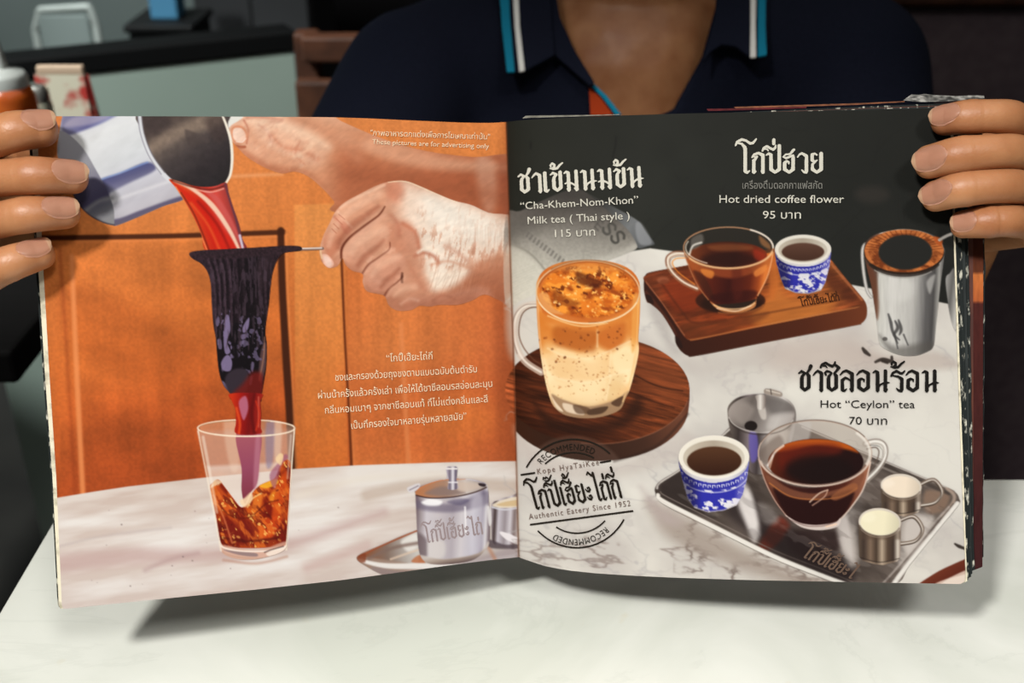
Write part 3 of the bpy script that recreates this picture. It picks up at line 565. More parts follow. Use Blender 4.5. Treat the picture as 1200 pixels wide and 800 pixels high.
poly(RM, mott((182, 176, 172), (220, 217, 209), 70, 46, 25, 111, 4, .28, .7), 2, .55, False)
MASK[0] = np.array(RM)
def veins(pts, seed, amp, col, sx, sy, ang, wd=.012, a=.5, oc=5):
    p = np.asarray(pts, float); w = win(p[:, 0].min(), p[:, 1].min(), p[:, 0].max(), p[:, 1].max()); X, Y = KX[w], KY[w]
    n = vnoise(X, Y, sx, sy, ang, oc, seed); m = vnoise(X, Y, sx*1.3, sy*1.3, ang, 2, seed+1)
    blend(w, a*np.exp(-((n-.5)/wd)**2)*sstep((m-.35)/.3)*sstep(.5-sdist(p, X, Y)/14), col)
veins(RM, 121, 1, (172, 168, 168), 90, 44, 20); veins(RM, 131, 1, (178, 172, 170), 60, 40, -24, .014, .4)
veins([(605, 620), (1000, 640), (1000, 690), (605, 690)], 141, 1, (120, 104, 98), 60, 18, 8, .03, .6); veins([(790, 600), (960, 660), (940, 690), (790, 690)], 151, 1, (96, 80, 74), 36, 14, 14, .05, .7)
poly([(900, 400), (1000, 395), (1040, 430), (960, 440), (900, 430)], (176, 160, 152), 40, .6); poly([(800, 415), (900, 402), (900, 425), (820, 440)], (180, 172, 166), 20, .5); poly([(1040, 440), (1130, 440), (1130, 560), (1060, 540)], (216, 213, 205), 40, .6)
poly([(770, 330), (790, 395), (800, 412), (785, 412), (760, 360)], (168, 162, 158), 14, .7)
poly([(770, 588), (905, 660), (985, 690), (940, 690), (800, 640), (765, 605)], (150, 136, 126), 22, .75); poly([(750, 570), (770, 590), (800, 612), (775, 612)], (176, 162, 160), 16, .6)
poly([(604, 500), (640, 530), (720, 545), (800, 505), (810, 530), (720, 560), (630, 552)], (186, 176, 170), 16, .6)
poly([(1010, 412), (1040, 418), (1095, 412), (1125, 430), (1060, 432)], (176, 162, 154), 12, .6)
poly([(596, 350), (640, 332), (660, 345), (630, 400), (600, 420)], (206, 203, 194), 14, .6)
MASK[0] = RP
# folded newspaper
NP = [(592, 256), (610, 247), (640, 233), (662, 224), (680, 222), (700, 236), (722, 256), (738, 272), (746, 286), (745, 292), (734, 297), (716, 304), (690, 312), (660, 326), (632, 342), (610, 352), (592, 356)]
poly([(676, 222), (700, 232), (728, 247), (748, 259), (757, 272), (767, 285), (760, 288), (746, 290), (730, 270)], lg((700, 240), (760, 285), (0, (50, 50, 48)), (.6, (110, 112, 114)), (1, (78, 80, 82))), 2); poly([(745, 262), (752, 262), (764, 284), (752, 287), (746, 278)], (150, 152, 156), 4, .6)
poly(NP, lg((650, 228), (636, 345), (0, (58, 55, 52)), (.2, (96, 91, 86)), (.45, (142, 138, 130)), (.75, (180, 177, 166)), (1, (200, 197, 184))), 2)
MASK[0] = spl(NP)
modulate(NP, .05, 2.2, 2.2, 0, 161, octv=1)
poly([(592, 256), (680, 222), (700, 236), (640, 262), (592, 290)], (70, 66, 62), 30, .5); poly([(640, 320), (720, 296), (746, 284), (745, 294), (690, 314)], (196, 193, 184), 10, .5)
line([(598, 286), (620, 296), (640, 318), (646, 330)], 2, (128, 124, 114), 3, .8)
poly([(592, 292), (618, 298), (638, 322), (630, 345), (592, 356)], (206, 203, 190), 8, .5)
for k in range(9): line([(598, 322+k*3.4), (628-k, 310+k*3.4)], .8, (176, 174, 160), 1.4, .4)
MASK[0] = RP
# letters on the newspaper
def letter_path(pts, wd, col, a): line(pts, wd, col, 1.8, a)
def S_at(cx, cy, s, ang, col, a, wd):
    c, q = math.cos(math.radians(ang)), math.sin(math.radians(ang))
    pts = [(.8, -.7), (.2, -1), (-.6, -.8), (-.7, -.3), (0, 0), (.7, .3), (.6, .8), (-.2, 1), (-.8, .7)]
    letter_path([(cx+s*(x*c-1.25*y*q), cy+s*(x*q+1.25*y*c)) for x, y in pts], wd, col, a)
S_at(724, 278, 6.2, 58, (66, 64, 60), .9, 3); S_at(714, 268, 6, 55, (70, 68, 64), .85, 3); 
line([(697, 266), (703, 257)], 2.2, (76, 73, 69), 2, .7); line([(697, 266), (701, 270)], 2, (76, 73, 69), 2, .7); line([(700, 262), (704, 266)], 2, (76, 73, 69), 2, .7); line([(703, 257), (707, 261)], 2, (76, 73, 69), 2, .7)
for k in range(11): line([(617+k*4.1, 277+k*3.1), (619.5+k*4.1, 273+k*3.1)], 2.2+.5*(k % 2), (92, 88, 84), 2.6, .65)
item('printed_newspaper', NP, 1, 'printed picture of a folded newspaper')

# round wooden board and glass mug
CO = np.vstack([ellp(700, 457, 108, 63, 0, -200, 0, 30), [(808, 468)], ellp(700, 476, 107, 64, 0, 5, 175, 30), [(590, 470)]])
CO = np.array([(max(x, 590), y) for x, y in CO])
poly(CO, lg((600, 520), (810, 470), (0, (58, 32, 20)), (.35, (44, 26, 18)), (.7, (62, 38, 28)), (.93, (104, 62, 44)), (1, (84, 44, 30))), 1.4, smooth=False)
CT = ellp(700, 457, 108, 63)
poly(CT, lg((610, 470), (790, 420), (0, (64, 30, 16)), (.4, (78, 36, 18)), (.75, (100, 48, 24)), (1, (110, 54, 28))), 1.4, smooth=False)
MASK[0] = np.array([p for p in CT])
CT2 = [tuple(p) for p in CT]
modulate(CT2, .55, 46, 3.2, 14, 171, smooth=False); modulate(CT2, .25, 14, 1.4, 14, 173, smooth=False)
poly([(600, 490), (680, 505), (760, 505), (700, 525), (620, 515)], (48, 22, 12), 20, .5, False); poly([(746, 405), (800, 440), (790, 470), (750, 450)], (124, 62, 32), 16, .5)
line([(745, 440), (770, 452), (800, 458)], 1.6, (44, 20, 10), 2, .7); line([(735, 458), (765, 470), (790, 478)], 1.4, (44, 20, 10), 2, .6)
poly([(625, 470), (660, 495), (720, 492), (745, 465), (752, 480), (720, 505), (650, 505)], (40, 20, 12), 12, .7)
MASK[0] = RP
arc(700, 457, 108, 63, 12, 100, 1.2, (132, 84, 62), 1.6, .7); line([(720, 540), (770, 522), (806, 485)], 3, (40, 26, 22), 4, .5)
MASK[0] = RP
item('printed_round_board', np.array([(min(max(x, x_gut(y)+.6), 1110), y) for x, y in CO]), 1, 'printed picture of a round dark wooden board', False)
HN = [(632, 356), (620, 357), (610, 362), (604, 374), (602.5, 390), (606, 408), (616, 424), (634, 436)]
line(HN, [7, 7, 8, 8, 8, 8, 8, 8], (206, 190, 176), 1.6, .7); line(HN, 2.4, (236, 228, 216), 2, .85); line([(634, 360), (620, 361), (611, 370), (608, 390), (613, 406), (624, 420), (634, 427)], 1.4, (96, 62, 44), 1.6, .75); line([(628, 356), (614, 358), (603, 370), (600.5, 392), (606, 414)], 1.1, (110, 90, 80), 1.4, .6)
MG = [(628.5, 345), (630, 328), (640, 315), (660, 307), (689, 304.5), (716, 307), (737, 315), (748, 328), (750, 345), (749.5, 372), (748, 395), (748.5, 412), (744, 434), (738, 456), (733, 466), (726, 480), (706, 488), (684, 490), (662, 486), (649, 476), (643, 462), (638, 442), (633, 412), (630, 380)]
poly(MG, lg((690, 310), (692, 488), (0, (204, 116, 46)), (.3, (212, 124, 46)), (.42, (212, 134, 60)), (.54, (232, 186, 124)), (.66, (243, 218, 172)), (.85, (240, 212, 164)), (.93, (196, 156, 110)), (1, (96, 64, 44))), 1.4)
MASK[0] = spl(MG)
poly(MG, mott((206, 130, 60), (246, 222, 180), 26, 18, 0, 181, 4, .35, .7), 2, .28)
poly([(630, 370), (650, 384), (690, 390), (730, 384), (749, 365), (749, 400), (735, 396), (720, 412), (700, 404), (680, 412), (655, 404), (640, 400), (632, 410)], (204, 114, 38), 12, .7)
for q, c, a in [([(649, 384), (668, 382), (698, 386), (698, 408), (688, 412), (664, 408), (650, 402)], (168, 86, 30), .7), ([(702, 388), (722, 378), (733, 380), (730, 402), (716, 410), (702, 404)], (186, 96, 36), .7), ([(718, 412), (736, 404), (744, 420), (738, 436), (722, 434), (716, 424)], (238, 220, 176), .75), ([(640, 420), (660, 416), (690, 424), (712, 420), (714, 440), (690, 446), (650, 440)], (226, 186, 132), .6), ([(648, 446), (680, 448), (712, 446), (710, 470), (680, 474), (654, 466)], (236, 210, 164), .7), ([(714, 442), (732, 440), (724, 464), (712, 468)], (220, 186, 134), .6)]: poly(q, c, 9, a)
for q in [[(642, 408), (660, 416), (690, 420), (712, 412), (738, 400)], [(636, 432), (656, 444), (690, 448), (716, 440), (742, 432)], [(700, 386), (700, 406)], [(716, 412), (714, 440)], [(716, 440), (710, 468)]]: line(q, 2, (240, 220, 180), 3, .5)
dots(spl([(640, 384), (735, 384), (740, 420), (640, 425)]), 46, .5, 1.5, [(120, 56, 20), (96, 44, 18), (160, 84, 34)], 21, .8, 1.3); dots(spl([(640, 420), (735, 415), (722, 465), (650, 465)]), 120, .35, .9, [(186, 126, 72), (160, 96, 50), (206, 154, 104)], 22, .7, 1.9)
poly([(638, 300), (689, 300), (744, 300), (749, 345), (736, 362), (712, 374), (680, 379), (652, 374), (634, 360)], (190, 96, 36), 3, .8)
FOAM = [tuple(q) for q in ellp(690, 340.5, 55, 31.5, 0, 0, 360, 20)]
poly(FOAM, mott((150, 66, 18), (236, 148, 52), 12, 7, 20, 191, 4, .28, .6), 4, .95)
noisy(FOAM, (96, 36, 10), .85, 9, 5, .60, 431, 15, .08, 4, 4); noisy(FOAM, (248, 186, 96), .9, 5, 3.4, .64, 433, -10, .06, 4, 4); noisy(FOAM, (210, 104, 26), .6, 14, 9, .52, 435, 0, .12, 6)
dots(spl(FOAM), 70, .5, 1.4, [(246, 190, 110), (240, 168, 76), (120, 48, 12), (252, 220, 160)], 23, .85, 1.3)
poly([(676, 318), (692, 324), (706, 330), (700, 338), (684, 334), (676, 330)], (70, 26, 10), 5, .7); poly([(650, 340), (664, 348), (680, 356), (664, 358), (648, 350)], (120, 56, 18), 5, .6); poly([(655, 308), (720, 308), (730, 316), (690, 318), (650, 316)], (204, 132, 66), 6, .5)
poly([(632, 344), (642, 344), (648, 360), (660, 368), (644, 366), (634, 356)], (226, 170, 108), 3, .6); poly([(640, 366), (680, 376), (716, 372), (745, 352), (746, 366), (716, 384), (680, 388), (640, 376)], (206, 118, 46), 5, .6)
line([(642, 370), (670, 380), (690, 382), (712, 378)], 1.6, (240, 200, 140), 2, .8); line([(690, 378), (712, 377)], 1.4, (90, 40, 14), 1.6, .6)
poly([(646, 462), (660, 468), (690, 476), (722, 468), (736, 458), (728, 482), (690, 492), (655, 484)], (150, 120, 92), 3, .9); poly([(660, 472), (680, 478), (684, 486), (664, 482)], (220, 200, 176), 2.4, .9); poly([(690, 480), (712, 476), (706, 484), (690, 486)], (60, 40, 28), 2.4, .8); poly([(646, 464), (652, 472), (660, 482), (652, 478)], (226, 206, 180), 2, .9); poly([(716, 472), (730, 464), (726, 476)], (70, 46, 32), 2, .8); poly([(672, 474), (690, 478), (690, 484), (676, 484)], (80, 56, 40), 2.4, .7)
line([(630, 350), (633, 400), (642, 450), (650, 476)], 2, (226, 190, 150), 2, .5); line([(748, 350), (746, 400), (740, 440), (730, 470)], 2, (236, 190, 130), 2, .6); poly([(742, 350), (749, 350), (746, 400), (740, 410)], (226, 160, 80), 4, .6)
MASK[0] = RP
arc(689, 342, 60.5, 37, 0, 360, 1.5, (214, 186, 150), 1.3, .85); arc(689, 342, 60.5, 37, 20, 160, 1.6, (238, 208, 164), 1.3, .9); arc(689, 341.5, 58, 34.5, 190, 350, 1, (120, 60, 26), 1.4, .6); arc(689, 342, 60.8, 37.4, 225, 315, 1, (90, 50, 24), 1.2, .6)
item('printed_mug', MG, 1, 'printed picture of a glass mug of orange milk tea'); item('printed_mug_handle', np.vstack([np.array(HN)+[-3.5, -3], (np.array(HN)+[5, 2.5])[::-1]]), 1)

# wooden tray with glass cup and little blue cup
WT = [(754.5, 331), (756, 323), (764, 318.5), (800, 312), (850, 303), (906, 292), (960, 288), (972, 302), (992, 327), (1008, 346), (1014, 354), (1016, 362), (1015, 372), (1009, 379), (998, 382), (900, 400.5), (818, 416.5), (806, 416.5), (797, 410), (792, 401), (791, 393), (776, 368), (763, 356), (758, 353), (755, 342)]
poly(WT, lg((790, 400), (1010, 370), (0, (48, 22, 14)), (.3, (58, 26, 16)), (.7, (74, 34, 19)), (1, (100, 50, 28))), 1.4)
WTT = [(755, 329), (758, 322), (768, 318), (850, 302.5), (906, 291), (958, 288), (972, 302), (992, 327), (1008, 346), (1012, 353), (1006, 360), (985, 364.5), (900, 381), (818, 398), (808, 398), (800, 392), (776, 356)]
poly(WTT, lg((770, 330), (1000, 350), (0, (98, 44, 22)), (.35, (108, 44, 18)), (.6, (136, 68, 28)), (.8, (156, 86, 40)), (1, (104, 50, 26))), 1.4)
MASK[0] = spl(WTT)
modulate(WTT, .4, 40, 7, -12, 201); modulate(WTT, .25, 14, 2, -12, 203)
poly([(775, 334), (800, 328), (830, 345), (812, 364), (790, 362)], (126, 44, 18), 12, .7); poly([(905, 300), (920, 345), (960, 350), (985, 340), (960, 375), (900, 384), (880, 370), (905, 340)], (182, 106, 46), 14, .75); poly([(900, 300), (910, 300), (914, 330), (904, 350)], (190, 100, 40), 6, .6)
poly([(800, 378), (850, 376), (900, 366), (880, 380), (820, 396), (804, 392)], (96, 46, 22), 8, .6); line([(803, 388), (812, 384), (880, 370), (1004, 348)], 2, (78, 38, 18), 3, .6); line([(774, 330), (800, 366), (814, 378), (850, 374)], 2.4, (70, 30, 14), 4, .6)
poly([(968, 312), (980, 322), (1002, 348), (992, 352), (976, 340), (965, 325)], (78, 36, 20), 8, .7); line([(975, 310), (1010, 351)], 3, (176, 104, 64), 2.4, .6); line([(806, 398), (820, 396.5), (900, 380), (1008, 359.5)], 1.6, (178, 112, 64), 1.8, .7); line([(757, 330), (778, 358), (802, 393)], 1.6, (160, 100, 70), 2, .6)
ell(777, 328, 7, 4, (150, 84, 56), 4, .7); ell(779, 330, 5, 2.4, (104, 46, 24), 3, .6)
ell(856, 352, 41, 15, (50, 22, 12), 3, .95); ell(858, 356, 36, 12, (30, 14, 8), 8, .7); arc(856, 352, 41, 15, 20, 110, 1.6, (170, 96, 48), 2, .6)
MASK[0] = RP
poly([(757, 340), (775, 362), (790, 384), (792, 393), (776, 368), (763, 356), (758, 353)], (84, 42, 28), 2, .6); poly([(757, 345), (763, 347), (766, 356), (759, 353)], (34, 18, 14), 2, .9); poly([(791, 394), (797, 398), (800, 408), (793, 404)], (34, 18, 14), 2, .8)
item('printed_wooden_tray', WT, 1, 'printed picture of a wooden serving tray')
CUP = [(800.5, 291), (803, 280), (815, 271), (835, 266.5), (856, 265.5), (878, 268), (896, 276), (906, 287), (906.5, 298), (903, 314), (897, 330), (888, 346), (885, 356), (878, 362), (862, 365), (846, 363.5), (835, 359), (830, 350), (820, 338), (811, 318), (804, 303)]
HC = [(804, 297), (793, 297), (784, 301), (783, 310), (790, 321), (802, 331), (817, 338)]
line(HC, 6.5, (150, 110, 84), 1.6, .6); line(HC, 2.2, (232, 220, 204), 1.6, .85); line([(804, 302), (792, 303), (788, 309), (796, 320), (814, 333)], 1.4, (220, 130, 50), 1.8, .8); line([(801, 294.5), (790, 294.5), (781, 301), (781, 311)], 1.2, (110, 60, 40), 1.4, .7)
MASK[0] = spl(CUP)
poly(CUP, (40, 34, 28), 2, .55); poly([(804, 303), (830, 312), (860, 315), (905, 296), (896, 332), (886, 350), (834, 356), (820, 338)], lg((815, 320), (895, 330), (0, (140, 62, 26)), (.18, (84, 28, 14)), (.5, (52, 14, 10)), (.8, (88, 30, 14)), (.93, (150, 66, 26)), (1, (206, 112, 48))), 2)
poly([(806, 300), (840, 310), (870, 312), (902, 300), (900, 312), (866, 324), (830, 322), (810, 314)], (158, 82, 38), 5, .6); poly([(838, 312), (870, 312), (880, 318), (860, 326), (840, 322)], (124, 52, 26), 5, .8); poly([(822, 315), (836, 318), (834, 326), (824, 322)], (206, 120, 50), 3, .8); poly([(884, 318), (898, 310), (896, 318), (886, 324)], (220, 130, 60), 3, .7)
poly([(812, 318), (826, 324), (838, 352), (828, 346)], (56, 24, 14), 4, .7); poly([(836, 345), (884, 340), (880, 352), (840, 354)], (44, 12, 10), 5, .7); poly([(858, 312), (868, 312), (870, 345), (860, 350)], (74, 24, 16), 6, .5)
ell(853, 299, 46, 16, lg((810, 290), (895, 305), (0, (104, 48, 22)), (.3, (66, 26, 13)), (.6, (48, 18, 11)), (1, (120, 42, 18))), 2); ell(856, 304, 34, 9, (38, 14, 10), 10, .8); poly([(830, 288), (856, 285), (880, 288), (878, 293), (840, 294)], (130, 72, 38), 6, .6); poly([(884, 292), (896, 298), (892, 306), (884, 302)], (150, 40, 20), 5, .6)
poly([(810, 280), (822, 274), (824, 284), (812, 292)], (120, 114, 108), 4, .55); poly([(890, 276), (902, 286), (902, 292), (892, 286)], (170, 110, 64), 4, .6); line([(808, 298), (812, 288), (822, 284)], 2, (232, 226, 216), 2, .8)
MASK[0] = RP
arc(853.5, 290, 52.5, 24, 0, 360, 1.3, (206, 150, 110), 1.3, .85); arc(853.5, 291, 52, 23.4, 10, 150, 2.4, (226, 180, 130), 1.8, .8); arc(853.5, 290, 52.5, 24, 300, 360, 2, (240, 234, 224), 1.4, .8); arc(853.5, 290, 50, 21, 120, 200, 1.4, (240, 226, 206), 1.4, .7)
line([(802, 297), (808, 314), (818, 335), (830, 351)], 1.3, (176, 110, 70), 1.5, .8); line([(906, 296), (900, 322), (888, 346)], 1.4, (230, 160, 110), 1.5, .85)
poly([(832, 353), (845, 360), (865, 363), (884, 354), (886, 349), (884, 360), (866, 366), (844, 364)], (196, 128, 76), 1.8, .9); arc(859, 352, 26, 10, 15, 150, 1.4, (236, 190, 140), 1.5, .85); line([(840, 361), (862, 364.5), (880, 358)], 1, (240, 220, 196), 1.3, .8)
item('printed_teacup', CUP, 1, 'printed picture of a glass cup of amber tea'); item('printed_teacup_handle', np.vstack([np.array(HC)+[-2, -3], (np.array(HC)+[2, 3])[::-1]]), 1)
def blue_cup(cx, cy, rx, ry, body, liq, seed, tone):
    out = np.vstack([ellp(cx, cy, rx, ry, 0, 180, 360, 20), body])
    poly(out, lg((cx-rx, 0), (cx+rx, 0), (0, (120*tone, 112*tone, 116*tone)), (.2, (196*tone, 192*tone, 196*tone)), (.7, (214*tone, 212*tone, 216*tone)), (1, (170*tone, 166*tone, 176*tone))), 1.4, smooth=False)
    B = np.array(body); bb = np.vstack([ellp(cx, cy+ry*.20, rx*.985, ry, 0, 178, 2, 20), B])
    MASK[0] = bb
    yb = B[:, 1].max(); h = yb-(cy+ry)
    poly(bb, mott((222*tone, 220*tone, 228*tone), (40*tone, 42*tone, 158*tone), rx*.20, rx*.11, 10, seed, 4, .40, .50), 1.6, .97, False)
    line([(x, cy+ry*.24+math.sqrt(max(1-((x-cx)/rx)**2, 0))*ry+h*.10) for x in np.linspace(cx-rx, cx+rx, 30)], h*.22, (40*tone, 42*tone, 150*tone), 1.4, .95, False)
    for x in np.linspace(cx-rx*.92, cx+rx*.92, 15):
        y = cy+ry*.24+math.sqrt(max(1-((x-cx)/rx)**2, 0))*ry+h*.10; q = rx*.035
        line([(x-q, y+q), (x-q, y-q), (x+q, y-q), (x+q, y+q*.4)], .9, (220*tone, 220*tone, 236*tone), 1.1, .95, False)
    line([(x, cy+ry*.24+math.sqrt(max(1-((x-cx)/rx)**2, 0))*ry+h*.27) for x in np.linspace(cx-rx, cx+rx, 30)], 1.2, (214*tone, 214*tone, 226*tone), 1.4, .8, False)
    poly([(cx-rx, cy), (cx-rx*.55, cy), (cx-rx*.45, yb), (cx-rx, yb)], (20, 16, 44), rx*.4, .6, False); poly([(cx+rx*.75, cy), (cx+rx, cy), (cx+rx, yb), (cx+rx*.6, yb)], (196, 190, 226), rx*.2, .35, False)
    arc(cx+.01*rx, yb-h*.62, rx*.72, ry*1.5, 40, 140, 2.6, (206*tone, 198*tone, 200*tone), 1.6, .85)
    line([tuple(q) for q in B[3:-3]], 2.6, (190*tone, 180*tone, 176*tone), 1.8, .7, False)
    MASK[0] = RP
    ell(cx, cy, rx, ry, (226*tone, 220*tone, 208*tone), 1.3); ell(cx, cy+ry*.05, rx*.87, ry*.82, lg((cx-rx, 0), (cx+rx, 0), (0, (196*tone, 186*tone, 170*tone)), (.5, (166*tone, 154*tone, 138*tone)), (1, (206*tone, 198*tone, 184*tone))), 1.8)
    ell(cx+liq[0], cy+liq[1], liq[2], liq[3], lg((0, cy-ry*.3), (0, cy+ry*.8), (0, liq[4]), (1, liq[5])), 2.4)
    arc(cx, cy, rx, ry, 30, 150, 2, (240*tone, 236*tone, 226*tone), 1.8, .6)
    item('printed_cup', out, 1, 'printed picture of a blue and white cup', False)
blue_cup(941, 292, 33, 17, [(974, 294), (972, 312), (967, 331), (962, 340), (948, 344), (932, 343), (920, 338), (915, 326), (910, 308), (908, 294)], (0, 3, 25, 10.5, (84, 56, 44), (62, 38, 28)), 211, .95)
# steel filter pitcher
poly([(1108, 330), (1113, 320), (1120, 318), (1124, 380), (1122, 392), (1114, 372)], lg((1108, 330), (1124, 332), (0, (150, 148, 146)), (.5, (96, 94, 92)), (1, (180, 178, 174))), 1.6)
item('printed_pitcher_handle', [(1108, 330), (1112, 321), (1116.5, 319), (1119, 350), (1120.5, 386), (1114, 372)], 1)
HP = [(1019, 285), (1013, 287), (1010.5, 296), (1012, 318), (1016, 340), (1021, 348)]
line(HP, 4, (150, 146, 142), 1.5); line(HP, 1.3, (226, 224, 220), 1.3, .8)
FP = [(1013, 300), (1014, 285), (1025, 275), (1045, 270), (1060, 268.5), (1080, 271), (1098, 278), (1106, 290), (1106.5, 300), (1102, 336), (1097, 380), (1094, 405), (1086, 412), (1072, 416.5), (1056, 416), (1040, 410), (1031, 402), (1028, 380), (1022, 340), (1016, 315)]
poly(FP, lg((1018, 350), (1102, 354), (0, (70, 50, 42)), (.09, (100, 78, 68)), (.13, (186, 184, 178)), (.3, (196, 194, 190)), (.5, (188, 186, 182)), (.66, (160, 158, 155)), (.8, (90, 88, 88)), (.9, (70, 68, 68)), (.97, (150, 148, 144)), (1, (110, 108, 106))), 1.4)
MASK[0] = spl(FP)
modulate(FP, .08, 3, 30, 0, 221); poly([(1015, 312), (1026, 322), (1030, 360), (1026, 372)], (96, 56, 38), 5, .8); poly([(1030, 392), (1050, 406), (1094, 400), (1090, 418), (1050, 420)], (80, 76, 72), 10, .6); poly([(1040, 330), (1070, 330), (1066, 350), (1042, 352)], (206, 204, 200), 12, .5)
for q in [[(1041, 368), (1044, 378), (1046, 388), (1052, 402)], [(1049, 376), (1052, 384), (1048, 392), (1054, 398)], [(1053, 375), (1056, 386), (1054, 392)], [(1059, 392), (1064, 404)], [(1048, 390), (1052, 408)]]: line(q, [2, 4, 3.4, 1.5], (66, 64, 64), 2.4, .85)
ell(1037, 397, 3, 2.4, (70, 66, 64), 2, .8); poly([(1086, 330), (1096, 322), (1090, 344)], (190, 188, 184), 4, .6)
MASK[0] = RP
ell(1059.5, 296, 47, 26, (44, 30, 22), 1.3); ell(1059.5, 294, 46.5, 25, mott((110, 52, 22), (196, 112, 56), 8, 5, 20, 231, 3), 1.4); arc(1059.5, 295, 44, 24, 150, 360, 4, (196, 116, 62), 3, .6)
for k in range(22):
    t = math.radians(185+k*8); line([(1059.5+45*math.cos(t), 294+24*math.sin(t)), (1060+33*math.cos(t), 294+18*math.sin(t))], 1.2, (96, 40, 16), 1.6, .55)
ell(1061, 295.5, 31.5, 20.5, (34, 34, 32), 3); poly([(1094, 277), (1104, 280), (1103, 288), (1097, 285)], (170, 80, 34), 2.4, .9)
arc(1059.5, 297, 46, 26, 30, 150, 3, (34, 26, 22), 2, .8); arc(1059.5, 300, 45, 25.5, 45, 140, 1.3, (150, 146, 140), 1.5, .7)
line([(1101, 281), (1110, 276), (1119, 273)], 3.4, (176, 172, 166), 1.5)
item('printed_filter_pitcher', FP, 1, 'printed picture of a steel pitcher with an orange cloth filter')
for q in [[(1011, 408), (1014, 412), (1019, 416)], [(1026, 424), (1034, 421), (1044, 423), (1045, 418)], [(1034, 423), (1040, 425)]]: line(q, [3, 5, 3], (44, 36, 32), 1.8, .9)

# steel tray with pot, blue cup, glass cup, two creamers
TY = [(768, 577), (769, 569), (776, 562), (800, 547), (842, 513), (856, 500), (872, 494), (930, 495), (944, 500), (1040, 541), (1108, 570), (1120, 577), (1124, 584), (1123, 592), (1100, 620), (1066, 662), (1048, 684), (986, 684), (960, 676), (905, 654), (840, 622), (778, 591)]
poly(TY, lg((800, 560), (1090, 620), (0, (60, 50, 46)), (.2, (70, 60, 54)), (.5, (96, 84, 78)), (.75, (84, 74, 68)), (1, (120, 108, 100))), 1.4)
MASK[0] = spl(TY)
poly(TY, mott((54, 46, 42), (120, 108, 102), 60, 24, 25, 241, 4, .3, .7), 2, .55)
poly([(850, 600), (880, 580), (900, 600), (930, 622), (960, 640), (1000, 670), (980, 680), (900, 640)], (44, 36, 36), 16, .8); poly([(900, 620), (915, 605), (925, 618), (905, 642), (890, 640)], (112, 36, 22), 8, .7); poly([(925, 622), (980, 620), (985, 640), (960, 660), (930, 645)], (36, 22, 22), 12, .7)
poly([(865, 590), (876, 575), (886, 600), (890, 626), (876, 615)], (206, 200, 198), 10, .75); poly([(985, 612), (1000, 600), (1006, 650), (1000, 662), (988, 640)], (186, 178, 172), 9, .7); poly([(1056, 605), (1080, 600), (1095, 612), (1062, 660), (1052, 655)], (176, 168, 162), 9, .75); poly([(950, 600), (1000, 560), (1010, 600), (990, 620)], (110, 102, 98), 14, .6); poly([(1085, 575), (1112, 580), (1105, 598), (1085, 600)], (140, 112, 94), 6, .7)
poly([(772, 572), (800, 552), (806, 575), (815, 592), (838, 606), (800, 596)], (44, 36, 34), 8, .8)
line([(1038, 545), (1070, 560), (1112, 578)], 4, (60, 52, 48), 3, .7); line([(940, 500), (1040, 542), (1110, 571)], 2, (190, 182, 176), 1.6, .9); line([(1004, 533), (1040, 550), (1080, 566)], 2.5, (150, 140, 134), 2.4, .6); line([(1110, 572), (1118, 580), (1116, 590), (1104, 604)], 4, (170, 150, 136), 3, .8)
line([(771, 580), (778, 588), (840, 619), (905, 651), (960, 673), (990, 684)], [5, 6, 6, 6, 6, 6], (206, 200, 192), 2, .97); line([(774, 576), (782, 582), (842, 612), (906, 644), (962, 666), (1000, 682)], 1.3, (120, 108, 102), 1.6, .8); line([(770, 572), (774, 565), (800, 548), (842, 514), (858, 500)], 2.2, (196, 190, 184), 1.6, .9); line([(772, 585), (840, 624), (905, 656), (962, 680)], 1.4, (150, 132, 120), 1.6, .8)
line([(1122, 590), (1096, 622), (1062, 664), (1046, 686)], 6, (206, 200, 194), 2, .95); line([(1117, 590), (1092, 620), (1058, 660), (1038, 684)], 1.6, (96, 84, 78), 1.6, .8); line([(1112, 594), (1088, 620), (1052, 664), (1034, 684)], 2.4, (170, 160, 154), 2, .7)
MASK[0] = RP
MASK[0] = spl(TY)
poly([(862, 572), (874, 566), (884, 590), (890, 626), (882, 634), (872, 606)], (228, 222, 220), 8, .75); poly([(980, 616), (992, 604), (1000, 640), (998, 664), (988, 650)], (206, 198, 194), 8, .7); poly([(1060, 612), (1082, 604), (1092, 612), (1064, 650)], (206, 198, 192), 9, .7); poly([(888, 590), (905, 596), (912, 612), (896, 612)], (150, 142, 138), 10, .6)
poly([(892, 618), (930, 626), (985, 650), (1000, 672), (985, 682), (940, 662), (900, 640)], (30, 22, 22), 16, .6); noisy(TY, (196, 188, 182), .14, 30, 10, .58, 441, 28, .12, 10); noisy(TY, (36, 28, 26), .16, 26, 10, .58, 443, 28, .12, 10)
MASK[0] = RP
line([(771, 580), (778, 588), (840, 619), (905, 651), (960, 673), (990, 684)], [3, 4, 4, 4, 4, 4], (230, 226, 220), 1.8, .8); line([(1122, 590), (1096, 622), (1062, 664), (1046, 686)], 3.4, (228, 224, 218), 1.8, .8)
item('printed_steel_tray', TY, 1, 'printed picture of a steel serving tray')
PT = [(853, 486), (854, 475), (864, 466), (880, 462), (896, 461), (897, 455.5), (905, 456), (916, 459), (917, 464), (926, 470), (932, 480), (932, 496), (926, 520), (905, 552), (880, 553), (876, 530), (862, 515), (856, 505)]
poly(PT, lg((854, 500), (932, 504), (0, (96, 86, 80)), (.15, (54, 46, 44)), (.3, (120, 108, 110)), (.45, (60, 52, 52)), (.6, (170, 164, 162)), (.8, (196, 190, 186)), (1, (110, 102, 98))), 1.4)
